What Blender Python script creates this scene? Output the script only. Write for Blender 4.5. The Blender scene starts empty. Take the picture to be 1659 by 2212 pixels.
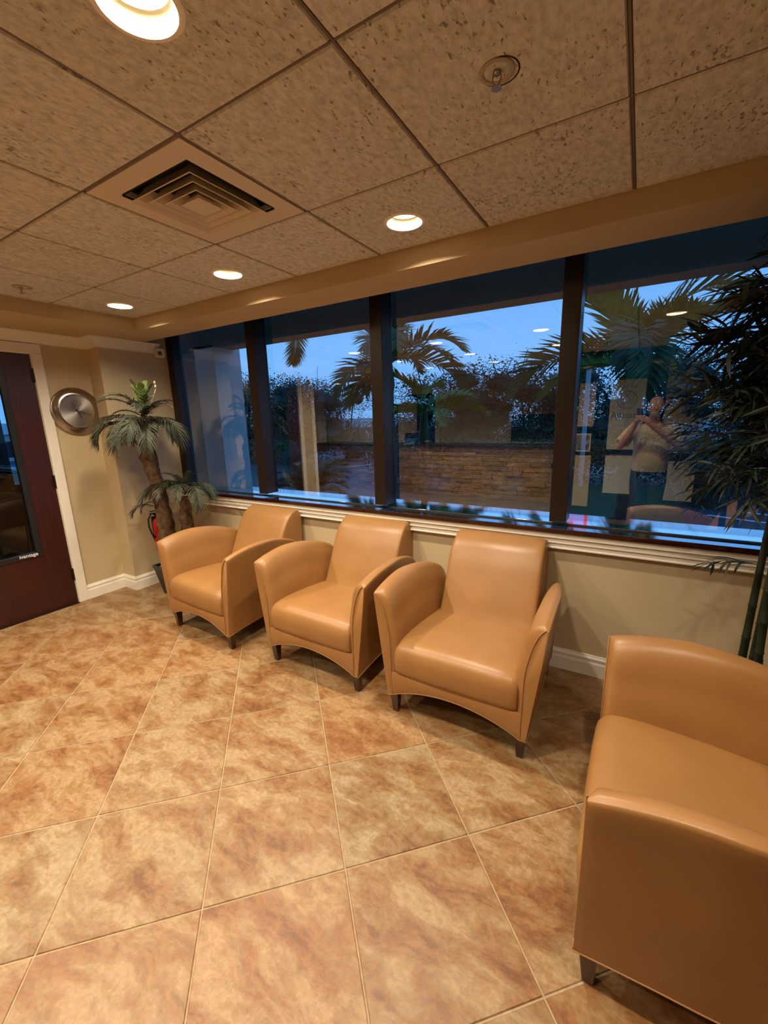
import bpy, math, random
from mathutils import Vector, Matrix, noise
PI = math.pi
sc = bpy.context.scene
COL = sc.collection

# ------------------------------------------------------------------ camera
cam_d = bpy.data.cameras.new('camera')
cam = bpy.data.objects.new('camera', cam_d); COL.objects.link(cam); sc.camera = cam
cam_d.sensor_fit = 'VERTICAL'; cam_d.sensor_height = 36.0
cam_d.lens = 904.2284 / 2212 * 36.0
cam_d.clip_start = 0.02; cam_d.clip_end = 300
RX = Vector((0.8580425, 0.5128974, -0.02644462))
DN = Vector((0.09079046, -0.20216348, -0.97513436))
FW = Vector((-0.50549001, 0.83430581, -0.22003105))
CAMP = Vector((0.7147, -1.0027, 1.6682))
m = Matrix.Identity(4)
for r in range(3):
    m[r][0] = RX[r]; m[r][1] = -DN[r]; m[r][2] = -FW[r]; m[r][3] = CAMP[r]
cam.matrix_world = m

# ------------------------------------------------------------------ view + sky
sc.view_settings.view_transform = 'Standard'; sc.view_settings.look = 'None'
sc.view_settings.gamma = 1.0; sc.view_settings.use_curve_mapping = False
sc.view_settings.exposure = 0.0
w = bpy.data.worlds.new('dusk_sky'); sc.world = w; w.use_nodes = True
nt = w.node_tree; nt.nodes.clear()
wo = nt.nodes.new('ShaderNodeOutputWorld'); bg = nt.nodes.new('ShaderNodeBackground')
tc = nt.nodes.new('ShaderNodeTexCoord'); sx = nt.nodes.new('ShaderNodeSeparateXYZ'); cr = nt.nodes.new('ShaderNodeValToRGB')
ns = nt.nodes.new('ShaderNodeTexNoise'); ns.inputs['Scale'].default_value = 1.6; ns.inputs['Detail'].default_value = 3
ma = nt.nodes.new('ShaderNodeMath'); ma.operation = 'MULTIPLY_ADD'; ma.inputs[1].default_value = 0.10
nt.links.new(tc.outputs['Generated'], sx.inputs[0]); nt.links.new(tc.outputs['Generated'], ns.inputs['Vector'])
nt.links.new(ns.outputs['Fac'], ma.inputs[0]); nt.links.new(sx.outputs['Z'], ma.inputs[2])
nt.links.new(ma.outputs[0], cr.inputs[0]); nt.links.new(cr.outputs[0], bg.inputs[0]); nt.links.new(bg.outputs[0], wo.inputs[0])
e = cr.color_ramp.elements
e[0].position = 0.0; e[0].color = (0.16, 0.36, 0.66, 1)
e[1].position = 1.0; e[1].color = (0.04, 0.17, 0.50, 1)
k_ = e.new(0.16); k_.color = (0.165, 0.43, 0.86, 1)
k_ = e.new(0.42); k_.color = (0.09, 0.33, 0.78, 1)
bg.inputs['Strength'].default_value = 1.85

LAMP_W = 9.2        # radiant power of each recessed ceiling lamp
LAMP_C = (1.0, 0.85, 0.66)

# ------------------------------------------------------------------ materials
def mat(name, col=(.5, .5, .5), rough=.6, metal=0, coat=0, emit=None, es=0, spec=None, ior=None):
    M = bpy.data.materials.new(name); M.use_nodes = True
    b = M.node_tree.nodes['Principled BSDF']
    b.inputs['Base Color'].default_value = (*col, 1); b.inputs['Roughness'].default_value = rough
    b.inputs['Metallic'].default_value = metal; b.inputs['Coat Weight'].default_value = coat
    if spec is not None: b.inputs['Specular IOR Level'].default_value = spec
    if ior: b.inputs['IOR'].default_value = ior
    if emit: b.inputs['Emission Color'].default_value = (*emit, 1); b.inputs['Emission Strength'].default_value = es
    return M
class NB:
    """short node wiring helper"""
    def __init__(s, M): s.t = M.node_tree; s.b = s.t.nodes.get('Principled BSDF')
    def n(s, typ, **kw):
        q = s.t.nodes.new(typ)
        for k, v in kw.items():
            if k in q.inputs: q.inputs[k].default_value = v
            else: setattr(q, k, v)
        return q
    def l(s, a, b): s.t.links.new(a, b)
    def ramp(s, fac, stops):
        q = s.t.nodes.new('ShaderNodeValToRGB'); el = q.color_ramp.elements
        while len(el) > 1: el.remove(el[-1])
        el[0].position = stops[0][0]; el[0].color = (*stops[0][1], 1)
        for p, c in stops[1:]:
            x = el.new(p); x.color = (*c, 1)
        s.l(fac, q.inputs[0]); return q.outputs[0]
    def bump(s, h, strength=.3, dist=.01):
        q = s.n('ShaderNodeBump'); q.inputs['Strength'].default_value = strength; q.inputs['Distance'].default_value = dist
        s.l(h, q.inputs['Height']); s.l(q.outputs[0], s.b.inputs['Normal'])
    def coords(s, scale=(1, 1, 1), rand=True, rotz=0):
        t = s.n('ShaderNodeTexCoord'); mp = s.n('ShaderNodeMapping'); mp.inputs['Scale'].default_value = scale
        mp.inputs['Rotation'].default_value = (0, 0, rotz)
        s.l(t.outputs['Object'], mp.inputs[0])
        if rand:
            oi = s.n('ShaderNodeObjectInfo'); mu = s.n('ShaderNodeVectorMath', operation='SCALE'); mu.inputs[0].default_value = (37, 91, 53)
            s.l(oi.outputs['Random'], mu.inputs['Scale']); ad = s.n('ShaderNodeVectorMath', operation='ADD')
            s.l(mp.outputs[0], ad.inputs[0]); s.l(mu.outputs[0], ad.inputs[1]); return ad.outputs[0], oi
        return mp.outputs[0], None
    def mix(s, fac, a, b, mode='MIX'):
        q = s.n('ShaderNodeMix', data_type='RGBA', blend_type=mode)
        for sock, v in ((q.inputs[0], fac), (q.inputs[6], a), (q.inputs[7], b)):
            if isinstance(v, (int, float)): sock.default_value = v
            elif isinstance(v, tuple): sock.default_value = (*v, 1)
            else: s.l(v, sock)
        return q.outputs[2]

def noisy(name, c1, c2, scale, rough=.7, bump=0, detail=3, dist=.005, **kw):
    M = mat(name, c1, rough, **kw); N = NB(M); v, _ = N.coords(rand=False)
    t = N.n('ShaderNodeTexNoise', Scale=scale, Detail=detail); N.l(v, t.inputs['Vector'])
    N.l(N.ramp(t.outputs['Fac'], [(.3, c1), (.7, c2)]), N.b.inputs['Base Color'])
    if bump: N.bump(t.outputs['Fac'], bump, dist)
    return M

# floor tile: mottled ochre / rust / cream ceramic
def floor_mat():
    M = mat('floor_tile', rough=.38); N = NB(M); v, oi = N.coords()
    wn = N.n('ShaderNodeTexNoise', Scale=2.2, Detail=4, Roughness=.6); N.l(v, wn.inputs['Vector'])
    ws = N.n('ShaderNodeVectorMath', operation='SCALE'); ws.inputs['Scale'].default_value = .16; N.l(wn.outputs['Color'], ws.inputs[0])
    ad = N.n('ShaderNodeVectorMath', operation='ADD'); N.l(v, ad.inputs[0]); N.l(ws.outputs[0], ad.inputs[1])
    st = N.n('ShaderNodeMapping'); st.inputs['Scale'].default_value = (1, 2.1, 1); N.l(ad.outputs[0], st.inputs[0])
    a = N.n('ShaderNodeTexNoise', Scale=4.2, Detail=10, Roughness=.70, Distortion=.25); N.l(st.outputs[0], a.inputs['Vector'])
    base = N.ramp(a.outputs['Fac'], [(.34, (.21, .095, .035)), (.43, (.32, .165, .066)), (.50, (.36, .235, .115)), (.58, (.47, .345, .20)), (.68, (.37, .27, .15))])
    f = N.n('ShaderNodeTexNoise', Scale=48, Detail=7, Roughness=.75); N.l(ad.outputs[0], f.inputs['Vector'])
    base = N.mix(.55, base, N.ramp(f.outputs['Fac'], [(.35, (.46, .40, .33)), (.62, (1, 1, 1))]), 'MULTIPLY')
    # rust veins
    ve = N.n('ShaderNodeTexNoise', Scale=3.4, Detail=5, Roughness=.55, Distortion=1.3); N.l(st.outputs[0], ve.inputs['Vector'])
    vm = N.ramp(ve.outputs['Fac'], [(.485, (0, 0, 0)), (.50, (.45, .45, .45)), (.515, (0, 0, 0))])
    base = N.mix(vm, base, (.40, .19, .06))
    # every tile its own tint
    tint = N.ramp(oi.outputs['Random'], [(0, (.88, .71, .55)), (.25, (.87, .86, .79)), (.5, (.91, .77, .63)), (.75, (.82, .84, .79)), (1, (.87, .73, .58))])
    base = N.mix(1.0, base, tint, 'MULTIPLY')
    N.l(base, N.b.inputs['Base Color'])
    N.l(N.ramp(f.outputs['Fac'], [(.3, (.34,) * 3), (.7, (.5,) * 3)]), N.b.inputs['Roughness'])
    N.bump(f.outputs['Fac'], .10, .004); return M
def ceil_mat():
    M = mat('ceiling_tile', rough=.95, spec=.1); N = NB(M); v, oi = N.coords((1, 1, 1))
    a = N.n('ShaderNodeTexNoise', Scale=34, Detail=6, Roughness=.68); st = N.n('ShaderNodeMapping'); st.inputs['Scale'].default_value = (1.6, .85, 1)
    N.l(v, st.inputs[0]); N.l(st.outputs[0], a.inputs['Vector'])
    big = N.n('ShaderNodeTexNoise', Scale=4.5, Detail=2); N.l(v, big.inputs['Vector'])
    pit = N.n('ShaderNodeTexNoise', Scale=52, Detail=3, Roughness=.55, Distortion=.25); N.l(st.outputs[0], pit.inputs['Vector'])
    mu = N.n('ShaderNodeMath', operation='MULTIPLY_ADD'); mu.inputs[1].default_value = .30; N.l(big.outputs['Fac'], mu.inputs[0]); N.l(pit.outputs['Fac'], mu.inputs[2])
    pm = N.ramp(mu.outputs[0], [(.42, (1, 1, 1)), (.50, (0, 0, 0))])
    base = N.ramp(a.outputs['Fac'], [(.36, (.48, .46, .42)), (.5, (.63, .60, .55)), (.66, (.74, .71, .66))])
    base = N.mix(pm, base, (.34, .27, .19))
    tint = N.ramp(oi.outputs['Random'], [(0, (.94, .92, .88)), (1, (1, 1, 1))])
    N.l(N.mix(1.0, base, tint, 'MULTIPLY'), N.b.inputs['Base Color'])
    h = N.mix(.6, a.outputs['Color'], N.ramp(mu.outputs[0], [(.40, (0, 0, 0)), (.52, (1, 1, 1))]))
    N.bump(h, .9, .009); return M
def leather_mat():
    M = mat('tan_leather', (.56, .27, .10), rough=.36); N = NB(M); v, _ = N.coords(rand=False)
    a = N.n('ShaderNodeTexVoronoi', Scale=420); N.l(v, a.inputs['Vector'])
    b = N.n('ShaderNodeTexNoise', Scale=5, Detail=2); N.l(v, b.inputs['Vector'])
    N.l(N.ramp(b.outputs['Fac'], [(.3, (.325, .158, .050)), (.7, (.365, .180, .058))]), N.b.inputs['Base Color'])
    N.bump(a.outputs['Distance'], .12, .0015); return M
def cherry_mat(name='cherry_wood', c1=(.028, .0025, .0015), c2=(.046, .005, .0025), rough=.45, coat=.08):
    M = mat(name, c1, rough, coat=coat); N = NB(M); v, _ = N.coords((3, 30, 1), rand=False)
    a = N.n('ShaderNodeTexNoise', Scale=2.0, Detail=5, Distortion=.6); N.l(v, a.inputs['Vector'])
    N.l(N.ramp(a.outputs['Fac'], [(.3, c1), (.7, c2)]), N.b.inputs['Base Color']); return M
def glass_mat(name, refl, tint=(.93, .97, .98)):
    M = bpy.data.materials.new(name); M.use_nodes = True; t = M.node_tree; t.nodes.clear()
    o = t.nodes.new('ShaderNodeOutputMaterial'); mx = t.nodes.new('ShaderNodeMixShader'); tr = t.nodes.new('ShaderNodeBsdfTransparent')
    gl = t.nodes.new('ShaderNodeBsdfGlossy'); gl.inputs['Roughness'].default_value = 0.0; gl.inputs['Color'].default_value = (1, 1, 1, 1)
    tr.inputs['Color'].default_value = (*tint, 1)
    lw = t.nodes.new('ShaderNodeFresnel'); lw.inputs['IOR'].default_value = 1.5
    mm = t.nodes.new('ShaderNodeMath'); mm.operation = 'MULTIPLY_ADD'; mm.inputs[1].default_value = 1.25; mm.inputs[2].default_value = refl
    t.links.new(lw.outputs[0], mm.inputs[0]); t.links.new(mm.outputs[0], mx.inputs[0])
    t.links.new(tr.outputs[0], mx.inputs[1]); t.links.new(gl.outputs[0], mx.inputs[2]); t.links.new(mx.outputs[0], o.inputs[0])
    return M
def leaf_mat(name, c1, c2, rough=.45, trans=.0):
    M = mat(name, c1, rough); N = NB(M); v, oi = N.coords(rand=True)
    t = N.n('ShaderNodeTexNoise', Scale=6, Detail=2); N.l(v, t.inputs['Vector'])
    N.l(N.ramp(t.outputs['Fac'], [(.35, c1), (.65, c2)]), N.b.inputs['Base Color'])
    return M
M_FLOOR = floor_mat(); M_CEIL = ceil_mat(); M_LEATHER = leather_mat()
M_GROUT = noisy('grout', (.34, .24, .14), (.44, .33, .20), 40, .9)
M_PAINT = noisy('beige_wall_paint', (.56, .44, .255), (.60, .475, .285), 3, .55, bump=.05, detail=8)
M_SOFFIT = noisy('soffit_paint', (.52, .38, .21), (.55, .405, .225), 3, .85)
M_WHITE = noisy('cream_white_trim', (.84, .78, .65), (.88, .82, .70), 8, .35)
M_GRID = mat('ceiling_tee', (.16, .11, .075), .6)
M_CAVITY = mat('dark_cavity', (.012, .010, .008), .9)
M_METALPANEL = mat('painted_diffuser_metal', (.66, .56, .43), .45)
M_CHERRY = cherry_mat(); M_SILL = cherry_mat('sill_cherry', (.018, .003, .002), (.030, .005, .003), .15, .3)
M_MULL = mat('bronze_mullion', (.022, .013, .009), .30, metal=.3)
M_RAIL = mat('polished_frame_rail', (.72, .70, .72), .06, metal=1)
M_GLASS = glass_mat('window_glass', .19, (.74, .80, .84)); M_DGLASS = glass_mat('door_glass', .0, (.70, .80, .88)); M_DGLASS.node_tree.nodes['Math'].inputs[1].default_value = .7
M_LEG = mat('espresso_leg', (.035, .010, .006), .22, coat=.4)
M_PIPING = mat('leather_piping', (.34, .165, .062), .5)
M_SEAM = mat('seam_shadow', (.16, .06, .02), .7)
M_CLOTHBLK = mat('black_dust_cover', (.01, .01, .01), .95)
def brushed():
    M = mat('brushed_steel', (.40, .37, .34), .20, metal=1); N = NB(M); v, _ = N.coords(rand=False)
    b = N.b; b.inputs['Anisotropic'].default_value = .9
    tg = N.n('ShaderNodeTangent'); tg.direction_type = 'RADIAL'; tg.axis = 'X'; N.l(tg.outputs[0], b.inputs['Tangent']); return M
M_STEEL = brushed(); M_DIAL = M_STEEL.copy(); M_DIAL.name = 'dial_steel'; M_DIAL.node_tree.nodes['Principled BSDF'].inputs['Base Color'].default_value = (.62, .56, .48, 1); M_DIAL.node_tree.nodes['Principled BSDF'].inputs['Roughness'].default_value = .42; M_DIAL.node_tree.nodes['Principled BSDF'].inputs['Anisotropic'].default_value = .7
M_STEEL2 = mat('satin_steel', (.40, .36, .32), .32, metal=1)
M_DARKMETAL = mat('dark_hinge_metal', (.05, .035, .03), .4, metal=.8)
M_BLACK = mat('black_plastic', (.012, .012, .013), .4)
M_WPLAST = mat('white_plastic', (.75, .70, .62), .35)
M_RED = mat('red_enamel', (.55, .012, .012), .3)
M_TRUNK = noisy('palm_bark', (.055, .026, .012), (.20, .105, .048), 22, .85, bump=.9, detail=6, dist=.02)
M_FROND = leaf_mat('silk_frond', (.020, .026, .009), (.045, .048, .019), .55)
M_FRONDL = leaf_mat('young_silk_frond', (.16, .26, .05), (.25, .34, .09), .5)
M_BUD = mat('pale_bud', (.60, .58, .36), .5)
M_MOSS = noisy('dry_moss', (.18, .14, .08), (.38, .31, .20), 30, .95, bump=1, detail=5, dist=.02)
M_POT = mat('black_planter', (.018, .017, .018), .35)
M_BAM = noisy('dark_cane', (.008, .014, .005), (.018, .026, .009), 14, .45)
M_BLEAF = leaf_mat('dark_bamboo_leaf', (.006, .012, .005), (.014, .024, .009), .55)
M_LAMPIN = mat('reflector_gold', (.055, .040, .011), .6)
M_TRIMRING = mat('can_trim_ring', (.92, .84, .70), .4)
M_BULB = mat('lamp_lens', (1, .9, .7), .3, emit=(1.0, .84, .60), es=14)
M_CONC = noisy('painted_exterior_column', (.80, .79, .78), (.86, .85, .84), 2, .8)
M_CANOPY = noisy('exterior_canopy_paint', (.12, .16, .18), (.15, .19, .205), 2, .85)
M_PALMT = noisy('grey_palm_trunk', (.06, .058, .05), (.12, .115, .10), 6, .9, bump=.5, detail=4, dist=.03)
M_PLEAF = leaf_mat('outdoor_palm_leaf', (.035, .095, .025), (.065, .145, .035), .5)
M_PLEAFL = leaf_mat('bright_palm_leaf', (.13, .26, .04), (.20, .34, .06), .5)
M_TLEAF = leaf_mat('tree_leaf', (.014, .030, .016), (.034, .055, .030), .6)
M_HEDGE = leaf_mat('hedge_leaf', (.025, .065, .025), (.05, .11, .035), .6)
M_GRASS = noisy('lawn', (.03, .07, .02), (.06, .11, .03), 3, .9, bump=.4)
M_ASPH = noisy('asphalt', (.045, .05, .055), (.085, .09, .10), 1.2, .42, detail=6)
M_CURB = mat('concrete_curb', (.42, .42, .42), .8)
M_LINE = mat('parking_paint', (.75, .75, .75), .6)

# ------------------------------------------------------------------ mesh helpers
class MB:
    def __init__(s): s.v = []; s.f = []
    def add(s, vs, fs):
        o = len(s.v); s.v += [tuple(p) for p in vs]; s.f += [tuple(i + o for i in f) for f in fs]; return s
    def box(s, x0, x1, y0, y1, z0, z1):
        return s.add([(x0, y0, z0), (x1, y0, z0), (x1, y1, z0), (x0, y1, z0), (x0, y0, z1), (x1, y0, z1), (x1, y1, z1), (x0, y1, z1)],
                     [(0, 3, 2, 1), (4, 5, 6, 7), (0, 1, 5, 4), (1, 2, 6, 5), (2, 3, 7, 6), (3, 0, 4, 7)])
    def loft(s, secs, cap=True, closed=True):
        n = len(secs[0]); vs = [p for q in secs for p in q]; fs = []
        for i in range(len(secs) - 1):
            for j in range(n if closed else n - 1):
                a = i * n + j; b = i * n + (j + 1) % n
                fs.append((a, b, b + n, a + n))
        if cap:
            fs.append(tuple(range(n - 1, -1, -1))); fs.append(tuple(range((len(secs) - 1) * n, len(secs) * n)))
        return s.add(vs, fs)
    def tube(s, path, rad, n=8, cap=True):
        path = [Vector(p) for p in path]
        if isinstance(rad, (int, float)): rad = [rad] * len(path)
        secs = []; up = None
        for i, p in enumerate(path):
            t = (path[min(i + 1, len(path) - 1)] - path[max(i - 1, 0)])
            if t.length < 1e-9: t = Vector((0, 0, 1))
            t.normalize()
            if up is None: up = Vector((0, 0, 1)) if abs(t.z) < .9 else Vector((1, 0, 0))
            a = t.cross(up)
            if a.length < 1e-5: a = t.orthogonal()
            a.normalize(); b = a.cross(t).normalized(); up = b
            secs.append([p + (a * math.cos(2 * PI * k / n) + b * math.sin(2 * PI * k / n)) * rad[i] for k in range(n)])
        return s.loft(secs, cap)
    def lathe(s, prof, n=32, axis='z', c=(0, 0, 0), cap=False):
        secs = []
        for r, h in prof:
            q = []
            for k in range(n):
                a = 2 * PI * k / n; x = r * math.cos(a); y = r * math.sin(a)
                P = (x, y, h) if axis == 'z' else ((h, x, y) if axis == 'x' else (x, h, y))
                q.append((c[0] + P[0], c[1] + P[1], c[2] + P[2]))
            secs.append(q)
        return s.loft(secs, cap)
    def build(s, name, M, parent=None, smooth=False, loc=None, sub=0, bev=0, angle=None):
        me = bpy.data.meshes.new(name); me.from_pydata(s.v, [], s.f); me.validate(); me.update()
        if M: me.materials.append(M)
        if smooth: me.polygons.foreach_set('use_smooth', [True] * len(me.polygons))
        o = bpy.data.objects.new(name, me); COL.objects.link(o)
        if parent: o.parent = parent
        if loc: o.location = loc
        if bev:
            b = o.modifiers.new('bevel', 'BEVEL'); b.width = bev; b.segments = 2; b.limit_method = 'ANGLE'; b.angle_limit = .6
        if sub:
            b = o.modifiers.new('subdivision', 'SUBSURF'); b.levels = sub; b.render_levels = sub
        if angle is not None and smooth:
            try: me.set_sharp_from_angle(angle=angle)
            except Exception: pass
        return o
def fix_normals(o):
    import bmesh
    b = bmesh.new(); b.from_mesh(o.data); bmesh.ops.recalc_face_normals(b, faces=b.faces); b.to_mesh(o.data); b.free()
def tag(o, label=None, cat=None, group=None, kind=None):
    if label: o['label'] = label
    if cat: o['category'] = cat
    if group: o['group'] = group
    if kind: o['kind'] = kind
    return o
def thing(name, label, cat, loc=(0, 0, 0), rz=0, group=None):
    o = bpy.data.objects.new(name, None); COL.objects.link(o); o.location = loc; o.rotation_euler = (0, 0, rz)
    o.empty_display_size = .1
    return tag(o, label, cat, group)
def struct(name, mb, M, parent=None, label=None, **kw):
    o = mb.build(name, M, parent, **kw)
    if not parent: tag(o, label, None, None, 'structure')
    return o
def copy_tree(o, loc=None, rz=None, label=None):
    r = o.copy(); COL.objects.link(r)
    if loc is not None: r.location = loc
    if rz is not None: r.rotation_euler = (0, 0, rz)
    if label: r['label'] = label
    for ch in o.children:
        c = ch.copy(); COL.objects.link(c); c.parent = r
        for g in ch.children:
            d = g.copy(); COL.objects.link(d); d.parent = c
    return r
def text_obj(name, txt, size, depth, M, mw, parent=None, align='LEFT', mirror=False, shear=0, bold=0):
    cu = bpy.data.curves.new(name, 'FONT'); cu.body = txt; cu.size = size; cu.extrude = depth; cu.align_x = align; cu.shear = shear; cu.offset = bold
    t = bpy.data.objects.new(name + '_tmp', cu); COL.objects.link(t)
    dg = bpy.context.evaluated_depsgraph_get(); me = bpy.data.meshes.new_from_object(t.evaluated_get(dg))
    bpy.data.objects.remove(t); me.name = name
    M4 = mw if not mirror else mw @ Matrix.Diagonal((-1, 1, 1, 1))
    me.transform(M4)
    if mirror: me.flip_normals()
    me.materials.clear(); me.materials.append(M)
    o = bpy.data.objects.new(name, me); COL.objects.link(o)
    if parent: o.parent = parent
    return o

# ------------------------------------------------------------------ room dimensions
XL, XB, XR = -3.80, -3.59, 3.0        # left wall, bumped-out pier face, right wall
YW, YG, YF, YR = 1.745, 1.865, 1.217, -4.8
HC, HS = 2.548, 2.448                 # ceiling, soffit underside
T = 0.61

# ------------------------------------------------------------------ FLOOR
def clip(poly, x0, x1, y0, y1):
    def cut(P, f, inter):
        out = []
        for i in range(len(P)):
            a, b = P[i - 1], P[i]
            if f(b):
                if not f(a): out.append(inter(a, b))
                out.append(b)
            elif f(a): out.append(inter(a, b))
        return out
    def ix(x): return lambda a, b: (x, a[1] + (b[1] - a[1]) * (x - a[0]) / (b[0] - a[0]))
    def iy(y): return lambda a, b: (a[0] + (b[0] - a[0]) * (y - a[1]) / (b[1] - a[1]), y)
    for f, g in ((lambda p: p[0] >= x0 - 1e-9, ix(x0)), (lambda p: p[0] <= x1 + 1e-9, ix(x1)), (lambda p: p[1] >= y0 - 1e-9, iy(y0)), (lambda p: p[1] <= y1 + 1e-9, iy(y1))):
        poly = cut(poly, f, g)
        if not poly: return []
    return poly
fl = struct('floor', MB().box(XL - .02, XR + .02, YR - .02, YW + .02, -.06, -.0035), M_GROUT, label='diagonal ochre ceramic tile floor')
rnd = random.Random(4)
S = .508; OX, OY = -1.1696, .3335; r2 = math.sqrt(.5)
for i in range(-11, 12):
    for j in range(-9, 13):
        cx = OX + S * r2 * ((i + .5) + (j + .5)); cy = OY + S * r2 * ((i + .5) - (j + .5))
        h = S * r2
        c0 = Vector((cx, cy))
        def sq(d): return [(cx + (h - d), cy), (cx, cy + (h - d)), (cx - (h - d), cy), (cx, cy - (h - d))]
        P0 = clip(sq(.0042), XL, XR, YR, YW)
        if len(P0) < 3: continue
        ar = abs(sum(P0[k - 1][0] * P0[k][1] - P0[k][0] * P0[k - 1][1] for k in range(len(P0)))) / 2
        if ar < .002: continue
        gx = sum(p[0] for p in P0) / len(P0); gy = sum(p[1] for p in P0) / len(P0)
        dz = rnd.uniform(-.0006, .0006)
        def ring(d, z):
            q = []
            for px, py in P0:
                vx, vy = gx - px, gy - py; L = math.hypot(vx, vy) or 1
                q.append((px + vx / L * d - gx, py + vy / L * d - gy, z))
            return q
        mb = MB(); mb.loft([ring(0, -.006), ring(.0002, -.0020 + dz), ring(.003, dz)], cap=True)
        o = mb.build('floor_tile', M_FLOOR, fl, loc=(gx, gy, 0))
        o.rotation_euler = (0, 0, 0)

# ------------------------------------------------------------------ CEILING
ce = struct('ceiling', MB().box(XL, XR, YR, YW + .1, HC + .14, HC + .18), M_CAVITY, label='drop ceiling of fissured tiles')
grid = MB()
x_in = -3.08
for i in range(-5, 5):
    grid.box(i * T - .0035, i * T + .0035, YR, YF, HC + .003, HC + .03)
    grid.box(i * T - .011, i * T + .011, YR, YF, HC + .010, HC + .03)
for j in range(-7, 2):
    grid.box(x_in, XR, j * T - .0035, j * T + .0035, HC + .004, HC + .03)
    grid.box(x_in, XR, j * T - .011, j * T + .011, HC + .011, HC + .03)
grid.build('ceiling_grid', M_GRID, ce)
LAMPS = [(-4.5, 1.53), (-2.5, 1.53), (-.5, 1.53), (-4.5, -.5), (-2.5, -.5), (-.48, -.5), (1.5, -.5),
         (-4.5, -2.5), (-2.5, -2.5), (-.5, -2.5), (-4.5, -4.5), (-2.5, -4.5)]
RC = .083
def tile_mesh(x0, x1, y0, y1, hole=None):
    """one panel, bottom face at HC, bevelled edge; optional round hole"""
    mb = MB(); cx, cy = (x0 + x1) / 2, (y0 + y1) / 2
    if hole is None:
        def rr(d, z): return [(x0 + d - cx, y0 + d - cy, z), (x1 - d - cx, y0 + d - cy, z), (x1 - d - cx, y1 - d - cy, z), (x0 + d - cx, y1 - d - cy, z)]
        mb.loft([rr(.004, .0), rr(0, .006), rr(0, .018)], cap=True)
    else:
        hx, hy = hole[0] - cx, hole[1] - cy; n = 32; out = []; inn = []
        for k in range(n):
            a = 2 * PI * (k + .5) / n; c, s = math.cos(a), math.sin(a)
            tx = ((x1 - cx - .004 - hx) / c) if c > 0 else ((x0 - cx + .004 - hx) / c)
            ty = ((y1 - cy - .004 - hy) / s) if s > 0 else ((y0 - cy + .004 - hy) / s)
            t = min(tx, ty); out.append((hx + c * t, hy + s * t)); inn.append((hx + c * RC, hy + s * RC))
        def cr(q): return abs(abs(q[0]) - (x1 - x0) / 2 + .004) < 1e-4 and True
        # snap the two samples that straddle each corner onto it
        cs = [(x1 - cx - .004, y1 - cy - .004), (x0 - cx + .004, y1 - cy - .004), (x0 - cx + .004, y0 - cy + .004), (x1 - cx - .004, y0 - cy + .004)]
        for q in cs:
            k = min(range(n), key=lambda k: (out[k][0] - q[0]) ** 2 + (out[k][1] - q[1]) ** 2); out[k] = q
        up = [(p[0] + (.004 if p[0] > 0 else -.004) * (abs(p[0]) > (x1 - x0) / 2 - .006), p[1] + (.004 if p[1] > 0 else -.004) * (abs(p[1]) > (y1 - y0) / 2 - .006), .006) for p in out]
        mb.loft([[(*p, 0) for p in inn], [(*p, 0) for p in out], up, [(p[0], p[1], .018) for p in up], [(*p, .018) for p in inn], [(*p, 0) for p in inn]], cap=False)
    return mb, (cx, cy, HC)
lampset = {(math.floor(a), math.floor(b)): (a * T, b * T) for a, b in LAMPS}
for i in range(-6, 5):
    for j in range(-8, 2):
        x0, x1, y0, y1 = i * T, (i + 1) * T, j * T, (j + 1) * T
        x0 = max(x0, x_in - .004); x1 = min(x1, XR); y0 = max(y0, YR)
        if x1 - x0 < .02 or y1 - y0 < .03: continue
        if (i, j) == (-2, 0): continue
        g = .0055
        mb, loc = tile_mesh(x0 + g, x1 - g, y0 + g, y1 - g, lampset.get((i, j)))
        mb.build('ceiling_tile', M_CEIL, ce, loc=loc)

# soffit (dropped border along the window wall and the left wall)
mb = MB()
mb.box(x_in, XR, YF, 1.535, HS, HC + .14)
mb.box(XL, x_in, YR, 1.535, HS, HC + .14)
sf = struct('ceiling_soffit', mb, M_SOFFIT, label='dropped painted border around the tile ceiling')
struct('ceiling_blind_pocket', MB().box(XL, XR, 1.535, YG + .1, 2.72, 2.76), M_CAVITY, label='dark recess above the window')

# ------------------------------------------------------------------ WALLS
mb = MB(); mb.box(XB, XR + .1, YW, YG + .06, 0, .94)
struct('wall_window', mb, M_PAINT, label='beige wall below the long window')
mb = MB()
mb.box(XL - .12, XL, .78, YW + .2, 0, 2.75)
mb.box(XL - .12, XL, -.345, .78, 2.325, 2.75)
mb.box(XL - .12, XL, -.62, -.345, 0, 2.75); mb.box(-7.3, XL - .12, -.62, -.52, 0, 2.75); mb.box(-7.4, -7.3, YR, -.52, 0, 2.75)
struct('wall_left', mb, M_PAINT, label='beige wall with the clock and the cherry door')
struct('wall_left_pier', MB().box(XL, XB, 1.14, YG + .06, 0, 2.75), M_PAINT, label='shallow pier between left wall and window')
struct('wall_right', MB().box(XR, XR + .12, YR, YW + .2, 0, 2.75), M_PAINT, label='beige wall at the far right')
mb = MB(); mb.box(-7.4, XR, YR - .12, YR, 0, 2.75)
struct('wall_rear', mb, noisy('rear_wall_lit_paint', (.72, .60, .40), (.76, .64, .43), 3, .55), label='beige wall behind the reception desk')  # wall beige lightened here in place of the light this wall lacks

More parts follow.
